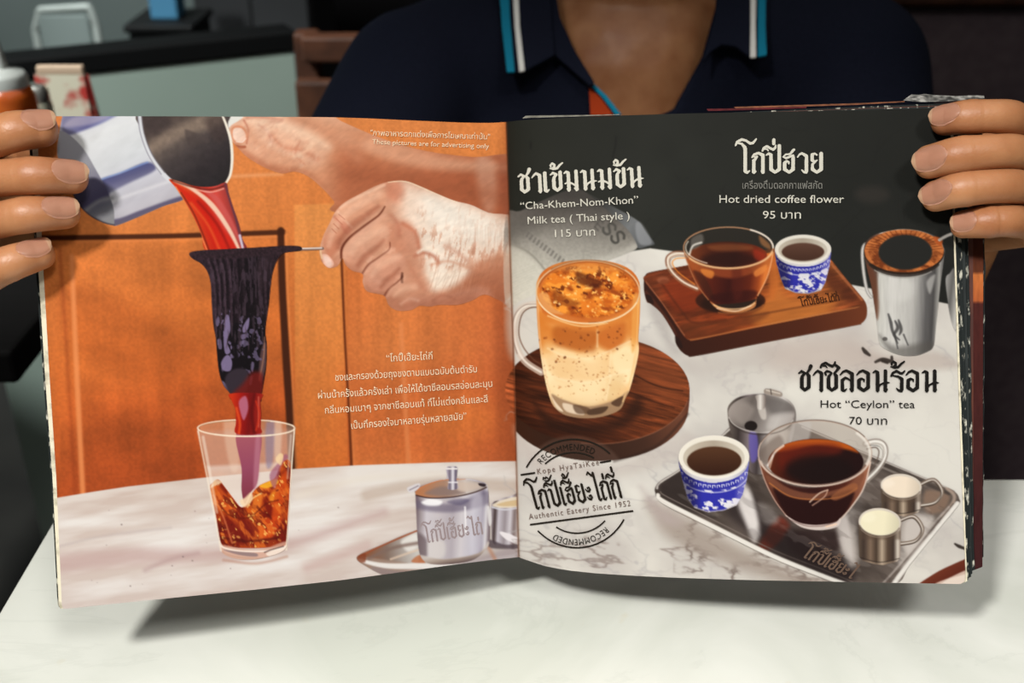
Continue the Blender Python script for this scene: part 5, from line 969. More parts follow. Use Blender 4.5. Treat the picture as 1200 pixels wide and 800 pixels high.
# hand-cut headline letters: strokes of a broad pen, in hundredths of the letter height
GL = {
 'ช': (62, [[(2, 86, 7), (14, 95, 12), (28, 86, 12), (17, 72, 14), (15, 58, 18), (15, 22, 18), (28, 8, 13), (45, 22, 18), (45, 74, 18), (37, 88, 11)], [(37, 86, 9), (48, 103, 13), (54, 119, 17)]]),
 'ซ': (68, [[(8, 78, 9), (3, 88, 10), (12, 96, 11), (24, 93, 10), (32, 87, 10), (21, 72, 14), (19, 58, 18), (19, 22, 18), (34, 8, 13), (52, 22, 18), (52, 74, 18), (44, 86, 11)], [(44, 86, 10), (56, 100, 12), (64, 112, 15), (52, 122, 13)]]),
 'า': (50, [[(3, 77, 6), (13, 90, 10), (22, 97, 11), (38, 86, 17), (38, 9, 18)], [(31, 10, 7), (38, 4, 11)]]),
 'เ': (36, [[(12, 96, 18), (12, 14, 18)], [(12, 12, 17), (18, 6, 13), (28, 14, 7)]]),
 'ข': (62, [[(2, 86, 7), (14, 95, 12), (29, 86, 13), (18, 72, 14), (16, 58, 18), (16, 22, 18), (30, 8, 13), (47, 22, 18), (47, 96, 18)]]),
 'ม': (76, [[(3, 90, 7), (13, 97, 11), (22, 90, 17), (22, 9, 18)], [(14, 14, 7), (21, 4, 11)], [(5, 39, 6), (16, 43, 9), (30, 42, 9), (44, 34, 9), (54, 24, 9)], [(58, 97, 17), (58, 9, 18)], [(48, 15, 7), (57, 4, 11)]]),
 'น': (78, [[(3, 90, 7), (13, 97, 11), (22, 90, 17), (22, 9, 18)], [(28, 13, 7), (22, 4, 11)], [(24, 20, 9), (34, 34, 9), (48, 42, 9), (60, 44, 12), (74, 44, 4)], [(56, 97, 17), (56, 9, 18)], [(64, 13, 7), (57, 4, 11)]]),
 'โ': (80, [[(4, 138, 9), (12, 156, 12), (34, 167, 13), (54, 162, 12), (74, 148, 13), (88, 150, 13), (98, 162, 11), (104, 170, 7)], [(14, 150, 8), (34, 146, 12), (48, 130, 17), (51, 118, 19), (51, 14, 19)], [(51, 12, 17), (60, 5, 12), (71, 14, 7)]]),
 'ก': (70, [[(4, 80, 8), (14, 94, 12), (35, 101, 13), (56, 90, 18), (56, 9, 19)], [(48, 14, 7), (56, 4, 11)], [(14, 82, 8), (27, 83, 11), (20, 72, 12), (12, 64, 17), (12, 9, 19)], [(22, 11, 7), (13, 4, 11)]]),
 'ถ': (72, [[(4, 80, 8), (14, 94, 12), (35, 101, 13), (58, 90, 18), (58, 9, 19)], [(14, 82, 8), (27, 83, 11), (20, 72, 12), (12, 64, 17), (12, 14, 18)], [(12, 10, 16), (22, 5, 12), (32, 16, 7)]]),
 'ป': (80, [[(3, 91, 7), (14, 99, 11), (25, 91, 18), (25, 22, 19), (44, 7, 14), (65, 22, 19), (65, 136, 19)]]),
 'ฮ': (70, [[(4, 82, 8), (16, 94, 9), (38, 96, 10), (50, 112, 14), (55, 117, 14)], [(4, 82, 7), (18, 76, 11), (38, 84, 11), (51, 88, 14), (52, 76, 18), (51, 22, 19), (33, 7, 14), (11, 22, 18), (11, 52, 18), (21, 62, 11), (31, 57, 9), (31, 49, 7)]]),
 'ว': (64, [[(3, 81, 6), (13, 94, 10), (24, 100, 11), (46, 86, 17), (46, 14, 19)], [(24, 18, 7), (34, 8, 11), (45, 6, 13)]]),
 'ย': (68, [[(32, 92, 9), (22, 99, 9), (10, 92, 17), (10, 66, 17), (22, 59, 11), (34, 66, 6)], [(26, 58, 8), (11, 46, 12), (11, 22, 18), (32, 7, 14), (53, 22, 19), (53, 98, 19)]]),
 'ล': (72, [[(2, 79, 6), (14, 93, 11), (28, 99, 12), (53, 84, 17), (53, 9, 18)], [(45, 14, 7), (53, 4, 11)], [(51, 46, 9), (38, 60, 9), (24, 66, 11), (11, 54, 16), (11, 14, 17)], [(11, 10, 15), (19, 5, 11), (30, 14, 6)]]),
 'อ': (70, [[(2, 79, 6), (14, 93, 11), (28, 99, 12), (51, 86, 17), (51, 22, 18), (32, 7, 14), (11, 22, 18), (11, 54, 17), (22, 62, 11), (33, 57, 9), (33, 49, 7)]]),
 'ร': (66, [[(3, 74, 9), (10, 88, 11), (26, 98, 12), (42, 88, 12), (52, 87, 12), (62, 98, 7)], [(12, 76, 8), (34, 72, 11), (49, 60, 17), (49, 14, 18)], [(27, 17, 7), (36, 8, 11), (48, 6, 13)]]),
 'ไ': (56, [[(-8, 146, 8), (4, 158, 12), (18, 142, 14), (30, 136, 13), (36, 152, 14)], [(36, 150, 17), (36, 14, 18)], [(36, 10, 16), (44, 5, 12), (54, 14, 7)]]),
 'ะ': (44, [[(4, 72, 8), (10, 62, 11), (24, 58, 12), (34, 68, 12), (30, 80, 10), (18, 78, 9), (20, 70, 7)], [(4, 30, 8), (10, 20, 11), (24, 16, 12), (34, 26, 12), (30, 38, 10), (18, 36, 9), (20, 28, 7)]])}
UP = {'้': [[(6, 124, 7), (4, 132, 9), (13, 141, 11), (22, 134, 12), (22, 124, 12), (12, 118, 7)], [(2, 117, 6), (18, 113, 10), (34, 116, 12), (46, 130, 11), (60, 141, 8)]],
 'ี': [[(-16, 112, 9), (-10, 126, 11), (6, 134, 12), (22, 124, 12), (36, 118, 13), (46, 128, 12), (48, 138, 8)], [(-8, 120, 7), (6, 120, 8), (12, 112, 6)]],
 '่': [[(38, 147, 17), (39, 165, 17)]], '่0': [[(40, 118, 17), (41, 136, 17)]],
 '้2': [[(10, 152, 7), (7, 160, 9), (15, 168, 10), (24, 161, 11), (24, 152, 11), (14, 147, 7)], [(6, 146, 6), (22, 143, 10), (36, 148, 11), (46, 160, 10), (56, 170, 8)]],
 '๊': [[(-8, 152, 8), (-2, 163, 9), (8, 156, 8), (16, 164, 9), (26, 156, 10)], [(0, 146, 6), (20, 142, 10), (34, 148, 11), (44, 160, 10), (54, 170, 7)]]}
def stroke_loops(st):
    st = np.array(st, float); p, w = st[:, :2], st[:, 2]; out = []
    pen = np.stack([np.cos(np.radians(np.arange(0, 360, 45)+22.5)), np.sin(np.radians(np.arange(0, 360, 45)+22.5))], 1)
    def hull(Q):
        Q = Q[np.lexsort((Q[:, 1], Q[:, 0]))]; 
        def half(it):
            h = []
            for q in it:
                while len(h) > 1 and (h[-1][0]-h[-2][0])*(q[1]-h[-2][1])-(h[-1][1]-h[-2][1])*(q[0]-h[-2][0]) <= 0: h.pop()
                h.append(q)
            return h
        return np.array(half(list(Q))[:-1]+half(list(Q[::-1]))[:-1])
    for i in range(len(p)-1): out.append(hull(np.vstack([p[i]+pen*w[i]/2, p[i+1]+pen*w[i+1]/2])))
    return out
def headline(name, seq, side, m, p0, p1, hgt, lean=0.0):
    x = 0; L = []
    for ch, marks in seq:
        adv, S = GL[ch]
        for s in S: L += [q+[x, 0] for q in stroke_loops(s)]
        for mk in marks:
            for s in UP[mk]: L += [q+[x, 0] for q in stroke_loops(s)]
        x += adv
    tot = x-10; p0 = np.array(p0, float); d = np.array(p1, float)-p0; u = d/np.linalg.norm(d); up = np.array([u[1], -u[0]])+u*lean
    return text_mesh(name, [p0+(q[:, :1]/tot)*d+q[:, 1:]*hgt/100*up for q in L], side, m, .3)
headline('printed_headline', [('ช', ''), ('า', ''), ('เ', ''), ('ข', ['้']), ('ม', ''), ('น', ''), ('ม', ''), ('ข', ['้']), ('น', '')], 1, INK_W, (608, 227.5), (753, 219.5), 24)
headline('printed_headline', [('โ', ''), ('ก', ''), ('ป', ['ี', '่']), ('ฮ', ''), ('ว', ''), ('ย', '')], 1, INK_W, (861, 203.5), (963.5, 203.5), 24)
headline('printed_headline', [('ช', ''), ('า', ''), ('ซ', ['ี']), ('ล', ''), ('อ', ''), ('น', ''), ('ร', ['้']), ('อ', ''), ('น', '')], 1, INK_B, (935.5, 459), (1098.5, 459.5), 25.5)
LOGO = [('โ', ''), ('ก', ''), ('ป', ['ี', '๊']), ('เ', ''), ('ฮ', ['ี', '้2']), ('ย', ''), ('ะ', ''), ('ไ', ''), ('ถ', ['่0']), ('ก', ['ี', '่'])]
headline('printed_logo', LOGO, 1, INK_S, (621, 598.5), (729, 583.5), 22.5, -.12)
headline('printed_engraving', LOGO[:9], 0, INK_T, (496, 637), (566, 626), 15)
headline('printed_engraving', LOGO, 1, INK_R, (937, 359), (984, 352), 7, -.1)
headline('printed_engraving', LOGO[:8], 1, ink_flat('tray_engraving_ink', (104, 84, 72)), (936, 651), (996, 678), 13, .25)
# ------------------------------------------------------------------ organic shapes
def blob(bm, p, r, sc=(1, 1, 1), rot=None, sub=3):
    m = Matrix.Translation(p) @ (rot.to_4x4() if rot else Matrix.Identity(4)) @ Matrix.Diagonal((*[r*s for s in sc], 1))
    bmesh.ops.create_icosphere(bm, subdivisions=sub, radius=1, matrix=m)
def capsule(bm, a, b, ra, rb, flat=1.0):
    t = bmesh.new()
    for p, r in ((a, ra), (b, rb)): bmesh.ops.create_icosphere(t, subdivisions=3, radius=r, matrix=Matrix.Translation(p))
    h = bmesh.ops.convex_hull(t, input=t.verts[:])
    bmesh.ops.delete(t, geom=[g for g in h['geom_interior'] if isinstance(g, bmesh.types.BMVert)], context='VERTS')
    me = bpy.data.meshes.new('t'); t.to_mesh(me); t.free(); bm.from_mesh(me); bpy.data.meshes.remove(me)
def remesh(bm, voxel, smooth=6, fac=.5):
    me = bpy.data.meshes.new('r'); bm.to_mesh(me); bm.free(); o = bpy.data.objects.new('r', me); COL.objects.link(o)
    r = o.modifiers.new('r', 'REMESH'); r.mode = 'VOXEL'; r.voxel_size = voxel; r.use_smooth_shade = True
    s = o.modifiers.new('s', 'SMOOTH'); s.iterations = smooth; s.factor = fac
    bpy.context.view_layer.update(); out = bpy.data.meshes.new_from_object(o.evaluated_get(bpy.context.evaluated_depsgraph_get()))
    bpy.data.objects.remove(o); bpy.data.meshes.remove(me); out.shade_smooth(); return out

class Finger:
    """a lofted finger: joints in space with radii, back of the finger turned to DORSAL"""
    def __init__(s, joints, dorsal, tiplen=1.0, flat=.92):
        pts = np.array([j[0] for j in joints]); rad = np.array([j[1] for j in joints])
        n = len(pts); c = spl(np.vstack([2*pts[0]-pts[1], pts, 2*pts[-1]-pts[-2]]), False, 12)[12:-12]; seg = np.linspace(0, n-1, len(c))
        s.knots = np.linspace(0, 1, n)
        rs = np.interp(seg, np.arange(n), rad)
        # taper between the joints
        for k in range(n-1):
            m = (seg >= k) & (seg <= k+1); rs[m] *= 1-.07*np.sin(np.pi*(seg[m]-k)) if k < n-2 else 1
        t = c[-1]-c[-2]; t /= np.linalg.norm(t)
        cap = np.linspace(0, 1, 14)[1:]; q = np.sin(cap*np.pi/2)
        c = np.vstack([c, c[-1]+t[None]*(q*rad[-1]*tiplen)[:, None]]); rs = np.concatenate([rs, rad[-1]*np.maximum(1-q**2.4, 0)**(1/2.4)])
        L = np.concatenate([[0], np.cumsum(np.linalg.norm(np.diff(c, axis=0), axis=1))])
        s.c, s.r, s.L = c, rs, L; s.total = L[-1]; s.flat = flat
        s.jl = [L[min(i*12, len(L)-1)] for i in range(n)]; s.capL = L[-14]
        T = np.gradient(c, axis=0); T /= np.linalg.norm(T, axis=1)[:, None]+1e-12
        D = dorsal[None]-T*(T@dorsal)[:, None]; D /= np.linalg.norm(D, axis=1)[:, None]; s.D = D; s.S = np.cross(T, D)
    def at(s, l, th, extra=0.0, nail=None):
        f = lambda A: np.stack([np.interp(l, s.L, A[:, k]) for k in range(3)], -1)
        r = np.interp(l, s.L, s.r)
        if nail:
            l0, l1 = nail; ra, rc = np.interp(l0, s.L, s.r), np.interp(s.capL, s.L, s.r); uc = (s.capL-l0)/(l1-l0); re = rc*.90
            q = np.polyfit([0, min(max(uc, .25), .75), 1], [ra, rc*1.02, re], 2); u = (l-l0)/(l1-l0); r = np.polyval(q, u); g0 = 0
        cs, sn = np.cos(th), np.sin(th)
        g = np.zeros_like(r*cs)
        for j in s.jl[1:-1]:
            for dl in (-.0026, 0, .0026): g = g+np.exp(-((l-j-dl)/.0006)**2)*np.clip(cs, 0, 1)*.00030
        g = g-np.exp(-((l-s.jl[-2])/.004)**2)*np.clip(cs, 0, 1)*.00025
        rr = r-(0 if nail else 1)*g*(r > .004)+extra
        hd = np.where(cs > 0, s.flat, 1.0)
        return f(s.c)+(rr*cs*hd)[..., None]*f(s.D)+(rr*sn)[..., None]*f(s.S)
    def mesh(s, bm, rings=110, seg=30):
        ls = np.concatenate([np.linspace(0, s.capL, rings-16), s.capL+(s.total-s.capL)*np.sin(np.linspace(0, 1, 17)[1:-1]*np.pi/2)])
        R = []
        for l in ls:
            th = np.linspace(0, 2*np.pi, seg, endpoint=False); p = s.at(np.full(seg, l), th); R.append([bm.verts.new(x) for x in p])
        for a, b in zip(R, R[1:]):
            for k in range(seg): f = bm.faces.new([a[k], a[(k+1) % seg], b[(k+1) % seg], b[k]]); f.smooth = True
        tipv = bm.verts.new(s.c[-1]); 
        for k in range(seg): bm.faces.new([R[-1][k], R[-1][(k+1) % seg], tipv]).smooth = True
        bm.faces.new(R[0][::-1])
    def nail(s, parent, l0, l1, half=.95, rot=0.0, free=.88):
        """curved plate on the back of the last joint"""
        nu, nv = 34, 17; bm = bmesh.new(); G = []
        for i in range(nu):
            u = i/(nu-1); row = []
            w = half*max((1-abs((u-.5)/.5)**(2.6 if u < .5 else 3.4))**(1/2.3), .12)
            for j in range(nv):
                v = -1+2*j/(nv-1); l = l0+(l1-l0)*u
                off = .00022+.00038*math.sin(min(u*3, 1)*math.pi/2)-.00055*abs(v)**4
                row.append(bm.verts.new(s.at(np.array([l]), np.array([rot+v*w]), off, (l0, l1))[0]))
            G.append(row)
        for i in range(nu-1):
            for j in range(nv-1):
                f = bm.faces.new([G[i][j], G[i][j+1], G[i+1][j+1], G[i+1][j]]); f.smooth = True; f.material_index = 1 if i/(nu-2) > free and True else 0
        ext = bmesh.ops.solidify(bm, geom=bm.faces[:], thickness=.0004)
        return bm_obj('fingernail', bm, [M_NAIL, M_NAILTIP], parent, True)

def J(x, y, z, r): return (P(x, y, z), r*z/FPX)
UPV = -DWN; TOC = -FWD
def dors(phi, side=0.0): 
    d = TOC*math.cos(math.radians(phi))+UPV*math.sin(math.radians(phi))+RGT*side; return d/np.linalg.norm(d)
FING = [  # joints: knuckle, middle, end joint, tip; back-of-finger angle; nail start, end (share of the last joint), turn
 ([J(-46, 172, .588, 25), J(-22, 170, .541, 25), J(12, 155, .5285, 24.5), J(44, 151, .5330, 22.5)], 24, (.42, 1.00), -.05),
 ([J(-50, 215, .590, 25), J(-20, 211, .541, 24), J(36, 206, .5275, 23), J(82, 207, .5350, 20.5)], 14, (.45, 1.0), 0),
 ([J(-50, 262, .590, 24), J(-24, 262, .541, 24), J(28, 252, .5275, 22), J(73, 249, .5345, 19.5)], 16, (.42, 1.0), 0),
 ([J(-50, 322, .592, 22), J(-30, 330, .545, 23), J(8, 310, .5310, 22), J(44, 298, .5365, 19)], 26, (.40, 1.0), 0),
 ([J(1212, 160, .599, 24), J(1186, 139, .5545, 22), J(1140, 136.5, .5480, 20.5), J(1110, 140, .5545, 18.5)], 14, (.35, 1.0), 0),
 ([J(1216, 192, .600, 24), J(1189, 178, .5520, 21.5), J(1130, 181, .5450, 22.5), J(1092, 189, .5530, 20)], 8, (.38, 1.0), 0),
 ([J(1216, 226, .601, 23), J(1188, 218, .5530, 21.5), J(1132, 220.5, .5460, 22), J(1099, 229, .5540, 18.5)], 12, (.32, 1.0), 0),
 ([J(1212, 262, .602, 22), J(1190, 259, .5570, 20), J(1160, 259.5, .5510, 20), J(1131, 262.5, .5560, 16.5)], 10, (.42, 1.0), 0)]
wristL, wristR = V(58, 240, .665), V(1136, 240, .685)
def B3(x, y, z):
    """the seated figure leans back a little: turn it about the lens height"""
    a = math.radians(8); dz = z-1.124
    return Vector((x, y*math.cos(a)+dz*math.sin(a), float(CAM[2])-y*math.sin(a)+dz*math.cos(a)))
elbowL, elbowR = B3(-.195, .815, .815), B3(.31, .87, .80)
shL, shR = B3(-.085, 1.02, .995), B3(.292, 1.0, 1.01)
neckB, neckT = B3(.108, 1.075, 1.0), B3(.108, 1.05, 1.15)
bm = bmesh.new()
# neck, upper chest, head
capsule(bm, neckB, neckT, .062, .060); capsule(bm, B3(.02, 1.09, 1.0), B3(.196, 1.09, 1.0), .05, .05)
capsule(bm, B3(.108, 1.085, 1.0), B3(.108, 1.085, .86), .105, .11)
HC_ = B3(.108, 1.035, 1.232)
blob(bm, HC_, .1, (.78, .98, 1.08)); blob(bm, HC_+Vector((0, -.025, -.05)), .072, (.86, .9, 1.1)); blob(bm, HC_+Vector((0, -.062, -.098)), .026, (1.1, .8, .8))
capsule(bm, HC_+Vector((0, -.098, .005)), HC_+Vector((0, -.112, -.03)), .009, .014); blob(bm, HC_+Vector((0, -.088, -.066)), .02, (1.2, .5, .4))
for sx in (-1, 1):
    blob(bm, HC_+Vector((sx*.079, .005, -.01)), .03, (.3, .6, 1)); blob(bm, HC_+Vector((sx*.03, -.086, .018)), .014, (1.3, .5, .6)); blob(bm, HC_+Vector((sx*.032, -.087, .036)), .016, (1.4, .4, .35))
# arms
for sh, el, wr in ((shL, elbowL, wristL), (shR, elbowR, wristR)):
    capsule(bm, sh, el, .048, .039); capsule(bm, el, el.lerp(wr, .35), .037, .040); capsule(bm, el.lerp(wr, .35), wr, .040, .0265)
# palms and thumbs
for k0, wr, sx in ((0, wristL, 1), (4, wristR, -1)):
    M = [Vector(FING[k0+i][0][0][0].tolist()) for i in range(4)]
    for i, m in enumerate(M): capsule(bm, m, wr.lerp(m, .18)+Vector((0, 0, .012-.008*i)), .0125, .0165); blob(bm, m, .0135)
    for a, b in zip(M, M[1:]): capsule(bm, a, b, .0115, .0115)
    capsule(bm, wr, wr.lerp(M[1], .4), .025, .021); capsule(bm, wr.lerp(M[3], .25), M[3], .019, .0125)
TH = [[V(28, 178, .645), V(48, 168, .612), V(80, 172, .580), V(112, 182, .5685)], [V(1170, 180, .664), V(1160, 172, .638), V(1130, 182, .617), V(1096, 196, .6085)]]
for t in TH:
    for a, b, ra, rb in zip(t, t[1:], (.019, .0155, .0118), (.0155, .0122, .0090)): capsule(bm, a, b, ra, rb)
body = remesh(bm, .0032, 8)
bm = bmesh.new(); bm.from_mesh(body)
FS = []
for jn, phi, nl, rt in FING:
    f = Finger(jn, dors(phi), 1.0, .93); f.mesh(bm); FS.append((f, nl, rt))
PERSON = empty('person', B3(.1, 1.06, .45), 'seated person in a navy polo shirt holding the menu open with both hands', 'person')
body_o = bm_obj('body', bm, M_SKIN, PERSON, True)
for f, nl, rt in FS:
    l0 = f.jl[-2]+(f.capL-f.jl[-2])*nl[0]; l1 = f.total-.0006
    f.nail(PERSON, l0, l1, .80, rt)
# hair, eyes and mouth
bm = bmesh.new(); blob(bm, HC_+Vector((0, .012, .02)), .103, (.80, .98, 1.04))
for v in list(bm.verts):
    if v.co.y < HC_.y-.035 and v.co.z < HC_.z+.062 or v.co.z < HC_.z-.05: v.co = HC_+(v.co-HC_)*.86
bm_obj('hair', bm, M_HAIR, PERSON, True)
M_EYE = mat('eye_white', (225, 222, 215), .2); M_LIP = mat('lips', (170, 100, 90), .4)
for sx in (-1, 1):
    bm = bmesh.new(); blob(bm, HC_+Vector((sx*.03, -.087, .018)), .0105, (1.25, .7, .62), sub=2); e = bm_obj('eye', bm, M_EYE, PERSON, True)
    bm = bmesh.new(); blob(bm, HC_+Vector((sx*.03, -.0925, .018)), .0048, (1, .5, 1), sub=2); bm_obj('iris', bm, M_HAIR, e, True)
    bm = bmesh.new(); capsule(bm, HC_+Vector((sx*.014, -.094, .04)), HC_+Vector((sx*.046, -.086, .042)), .0032, .002); bm_obj('eyebrow', bm, M_HAIR, PERSON, True)
bm = bmesh.new(); blob(bm, HC_+Vector((0, -.0985, -.066)), .012, (1.7, .35, .42), sub=2); bm_obj('lips', bm, M_LIP, PERSON, True)

# polo shirt
bm = bmesh.new()
capsule(bm, shL+Vector((.03, .03, 0)), shR+Vector((-.03, .03, 0)), .074, .076)
capsule(bm, B3(.02, 1.07, .93), B3(.19, 1.07, .93), .115, .115); capsule(bm, B3(.03, 1.085, .6), B3(.18, 1.085, .6), .12, .12); capsule(bm, B3(.1, 1.075, .95), B3(.1, 1.085, .6), .14, .145)
capsule(bm, B3(.108, 1.085, 1.0), B3(.108, 1.08, 1.052), .1, .072)
capsule(bm, shL+Vector((.06, .04, .03)), B3(.06, 1.085, 1.055), .05, .045); capsule(bm, shR+Vector((-.06, .04, .03)), B3(.156, 1.085, 1.055), .05, .045)
for sh, el in ((shL, elbowL), (shR, elbowR)): capsule(bm, sh, sh.lerp(el, .52), .070, .060)
shirt = remesh(bm, .006, 30)
bm = bmesh.new(); bm.from_mesh(shirt)
def proj(co):
    d = np.asarray(co, float)-CAM; z = d@FWD; return 600+FPX*(d@RGT)/z, 400+FPX*(d@DWN)/z, z
VN = np.array([(640, -60), (650, 20), (672, 62), (690, 98), (724, 134), (735, 150), (790, 128), (806, 98), (822, 68), (838, 10), (846, -60)], float)
dele = []; NKC = B3(.108, 1.07, 1.0); NKA = (B3(.108, 1.07, 1.1)-NKC).normalized()
for f in bm.faces:
    c = f.calc_center_median()
    x, y, z = proj(c)
    if c.y < 1.02 and sdist(VN, np.array([x]), np.array([y]))[0] < 0: dele.append(f)
    else:
        r_ = c-NKC; t_ = r_.dot(NKA)
        if t_ > .066 and (r_-NKA*t_).length < .105: dele.append(f)
bmesh.ops.delete(bm, geom=list(set(dele)), context='FACES')
# clean neckline: run the loose edge onto the cut line
for v in bm.verts:
    if v.is_boundary and v.co.y < 1.02:
        x, y, z = proj(v.co)
        d, nx, ny = sdist(VN, np.array([x]), np.array([y]), True)
        if abs(d[0]) < 9: v.co = V(float(nx[0]), float(ny[0]), float(z))
bmesh.ops.solidify(bm, geom=bm.faces[:], thickness=.0022)
shirt_o = bm_obj('polo_shirt', bm, M_NAVY, PERSON, True)
bvh = BVHTree.FromPolygons([v.co.copy() for v in shirt.vertices], [tuple(p.vertices) for p in shirt.polygons])
def shirt_depth(pts):
    x0, y0 = pts.min(0); x1, y1 = pts.max(0); A = []; B = []
    for x in np.linspace(x0-4, x1+4, 10):
        for y in np.linspace(y0-4, y1+4, 10):
            d = Vector(P(x, y, 1.0).tolist())-Vector(CAM.tolist()); h = bvh.ray_cast(Vector(CAM.tolist()), d.normalized(), 3)
            if h[0]: A.append([1, (x-x0)/100, (y-y0)/100]); B.append((np.array(h[0])-CAM)@FWD)
    k = np.linalg.lstsq(np.array(A), np.array(B), rcond=None)[0]
    return lambda X, Y: k[0]+k[1]*(X-x0)/100+k[2]*(Y-y0)/100
def cloth(name, pts, m, off, parent, thick=.002, ref=None, smooth=False):
    o = spl(pts) if smooth else np.array(pts, float); df = shirt_depth(np.array(ref if ref is not None else pts, float))
    v, f, _ = grid_cut(o, None, 2.5, df, None, off); bm = bmesh.new(); bm.from_mesh(np_mesh('c', v, f))
    bmesh.ops.remove_doubles(bm, verts=bm.verts[:], dist=1e-5); bmesh.ops.solidify(bm, geom=bm.faces[:], thickness=thick); return bm_obj(name, bm, m, parent, True)
LC = [(580, -30), (588, 30), (594, 84), (613, 83), (630, 74), (650, 63), (647, 30), (644, -30)]
RC = [(842, -30), (838, 20), (824, 72), (832, 60), (846, 51), (862, 53), (880, 67), (899, 64), (900, 20), (902, -30)]
for pts, st in ((LC, [([(584, -30), (595.5, -30), (597.5, 20), (603, 83.8), (594, 84), (588, 30)], M_TEAL), ([(600, -30), (606.5, -30), (609, 30), (615, 82), (608.5, 83.4), (603, 30)], M_WHITE)]),
               (RC, [([(888.5, -30), (898, -30), (897, 30), (898.5, 64), (888, 66), (888, 30)], M_TEAL), ([(879.5, -30), (886.5, -30), (885.5, 30), (886, 66.5), (879, 67), (879.5, 30)], M_WHITE)])):
    c = cloth('collar', pts, M_NAVY, .019, PERSON, .004)
    for q, m in st: cloth('collar_stripe', q, m, .0205, c, .002, pts)
SR = [(640, -30), (724, 134), (560, 134)]
cloth('collar_band', [(641, -30), (649, 62), (691, 99), (697, 97), (674, 60), (656, 20), (648, -30)], M_NAVY, .013, PERSON, .004, LC)
cloth('placket_piping', [(689, 96.5), (694, 96), (711, 112), (728, 134), (721, 134), (706, 114)], M_TEAL, .011, PERSON, .002, LC+[(724, 134)])
cloth('placket_lining', [(690, 102), (704, 114), (719, 135), (692, 135)], M_ORANGE, .008, PERSON, .0015, LC+[(724, 134)])
# trousers on the bench
bm = bmesh.new()
M_TROUSER = noise_mat('dark_trousers', (20, 20, 24), (28, 28, 33), 400, .9, .1)
for sx in (-.09, .09):
    hip = Vector((.1+sx, 1.03, .475)); kn = Vector((.1+sx*1.6, .80, .47)); an = Vector((.1+sx*1.5, .86, .11))
    capsule(bm, hip, kn, .085, .06); capsule(bm, kn, an, .06, .045)
capsule(bm, Vector((.03, 1.02, .49)), Vector((.17, 1.02, .49)), .1, .1)
me = remesh(bm, .008, 6); me.materials.append(M_TROUSER); link('trousers', me, PERSON)
for sx in (-.135, .135):
    bm = bmesh.new(); capsule(bm, Vector((.1+sx, .87, .045)), Vector((.1+sx, .73, .035)), .042, .034); blob(bm, Vector((.1+sx, .86, .08)), .045, (1, 1, .8))
    me = remesh(bm, .006, 4); me.materials.append(mat('black_shoe', (15, 15, 15), .5)); o = link('shoe', me, PERSON)
# ------------------------------------------------------------------ table
def rbox(bm, c, s, bev=.0, seg=2, rot=None):
    m = Matrix.Translation(c) @ (rot.to_4x4() if rot else Matrix.Identity(4)) @ Matrix.Diagonal((*s, 1))
    g = bmesh.ops.create_cube(bm, size=1, matrix=m)
    if bev:
        ed = list({e for v in g['verts'] for e in v.link_edges}); bmesh.ops.bevel(bm, geom=ed, offset=bev, segments=seg, profile=.5, affect='EDGES')
def lathe(bm, prof, c=(0, 0, 0), n=28):
    R = []
    for r, z in prof:
        R.append([bm.verts.new((c[0]+max(r, 1e-4)*math.cos(2*math.pi*k/n), c[1]+max(r, 1e-4)*math.sin(2*math.pi*k/n), c[2]+z)) for k in range(n)])
    for a, b in zip(R, R[1:]):
        for k in range(n): bm.faces.new([a[k], a[(k+1) % n], b[(k+1) % n], b[k]])
    bm.faces.new(R[0][::-1]); bm.faces.new(R[-1])
tfar = .43/(.1215*math.cos(PITCH)+math.sin(PITCH)); TYF = float(P(1180, 560, tfar)[1])
TXL = float(P(30, 663, .43/((263/FPX)*math.cos(PITCH)+math.sin(PITCH)))[0])
M_BLACKM = mat('black_metal', (16, 16, 17), .4, .6)
TB = empty('marble_table', Vector((.1, .3, 0)), 'white marble topped table under the open menu', 'table')
bm = bmesh.new(); rbox(bm, (TXL+.4, TYF-.35, TABLE_Z-.011), (.8, .7, .022), .003); bm_obj('tabletop', bm, M_MARBLE, TB, True, 40)
bm = bmesh.new(); rbox(bm, (TXL+.4, TYF-.35, TABLE_Z-.034), (.6, .5, .024), .004); bm_obj('apron', bm, M_BLACKM, TB)
bm = bmesh.new(); lathe(bm, [(.03, .03), (.03, .71)], (TXL+.4, TYF-.35, 0)); bm_obj('pedestal', bm, M_BLACKM, TB, True, 40)
bm = bmesh.new(); lathe(bm, [(.24, 0), (.24, .012), (.2, .02), (.04, .03)], (TXL+.4, TYF-.35, 0), 40); bm_obj('foot', bm, M_BLACKM, TB, True, 40)

# ------------------------------------------------------------------ room
def struct(name, c, s, m, bev=0):
    bm = bmesh.new(); rbox(bm, c, s, bev); o = bm_obj(name, bm, m); o['kind'] = 'structure'; return o
M_FLOOR = noise_mat('dark_floor', (30, 28, 27), (38, 36, 34), 8, .5, .3)
M_WALLG = noise_mat('grey_wall', (112, 122, 120), (120, 130, 128), 3, .8, .2)
M_WALLD = noise_mat('dark_wall', (24, 22, 24), (32, 29, 31), 4, .7, .2)
M_PALE = noise_mat('pale_panel', (150, 164, 154), (158, 172, 162), 3, .7, .2)
M_BLACKC = mat('black_capping', (6, 6, 7), .6, 0, .2)
M_WOOD = noise_mat('dark_wood', (58, 34, 24), (84, 50, 34), 22, .5, .3, stretch=(1, 8, 1))
M_BENCH = noise_mat('dark_upholstery', (88, 74, 80), (98, 84, 88), 60, .7, .2)
struct('floor', (0, 1.5, -.02), (5.2, 6.4, .04), M_FLOOR); struct('ceiling', (0, 1.5, 2.72), (5.2, 6.4, .04), noise_mat('dark_ceiling', (60, 58, 56), (66, 64, 62), 5, .8))
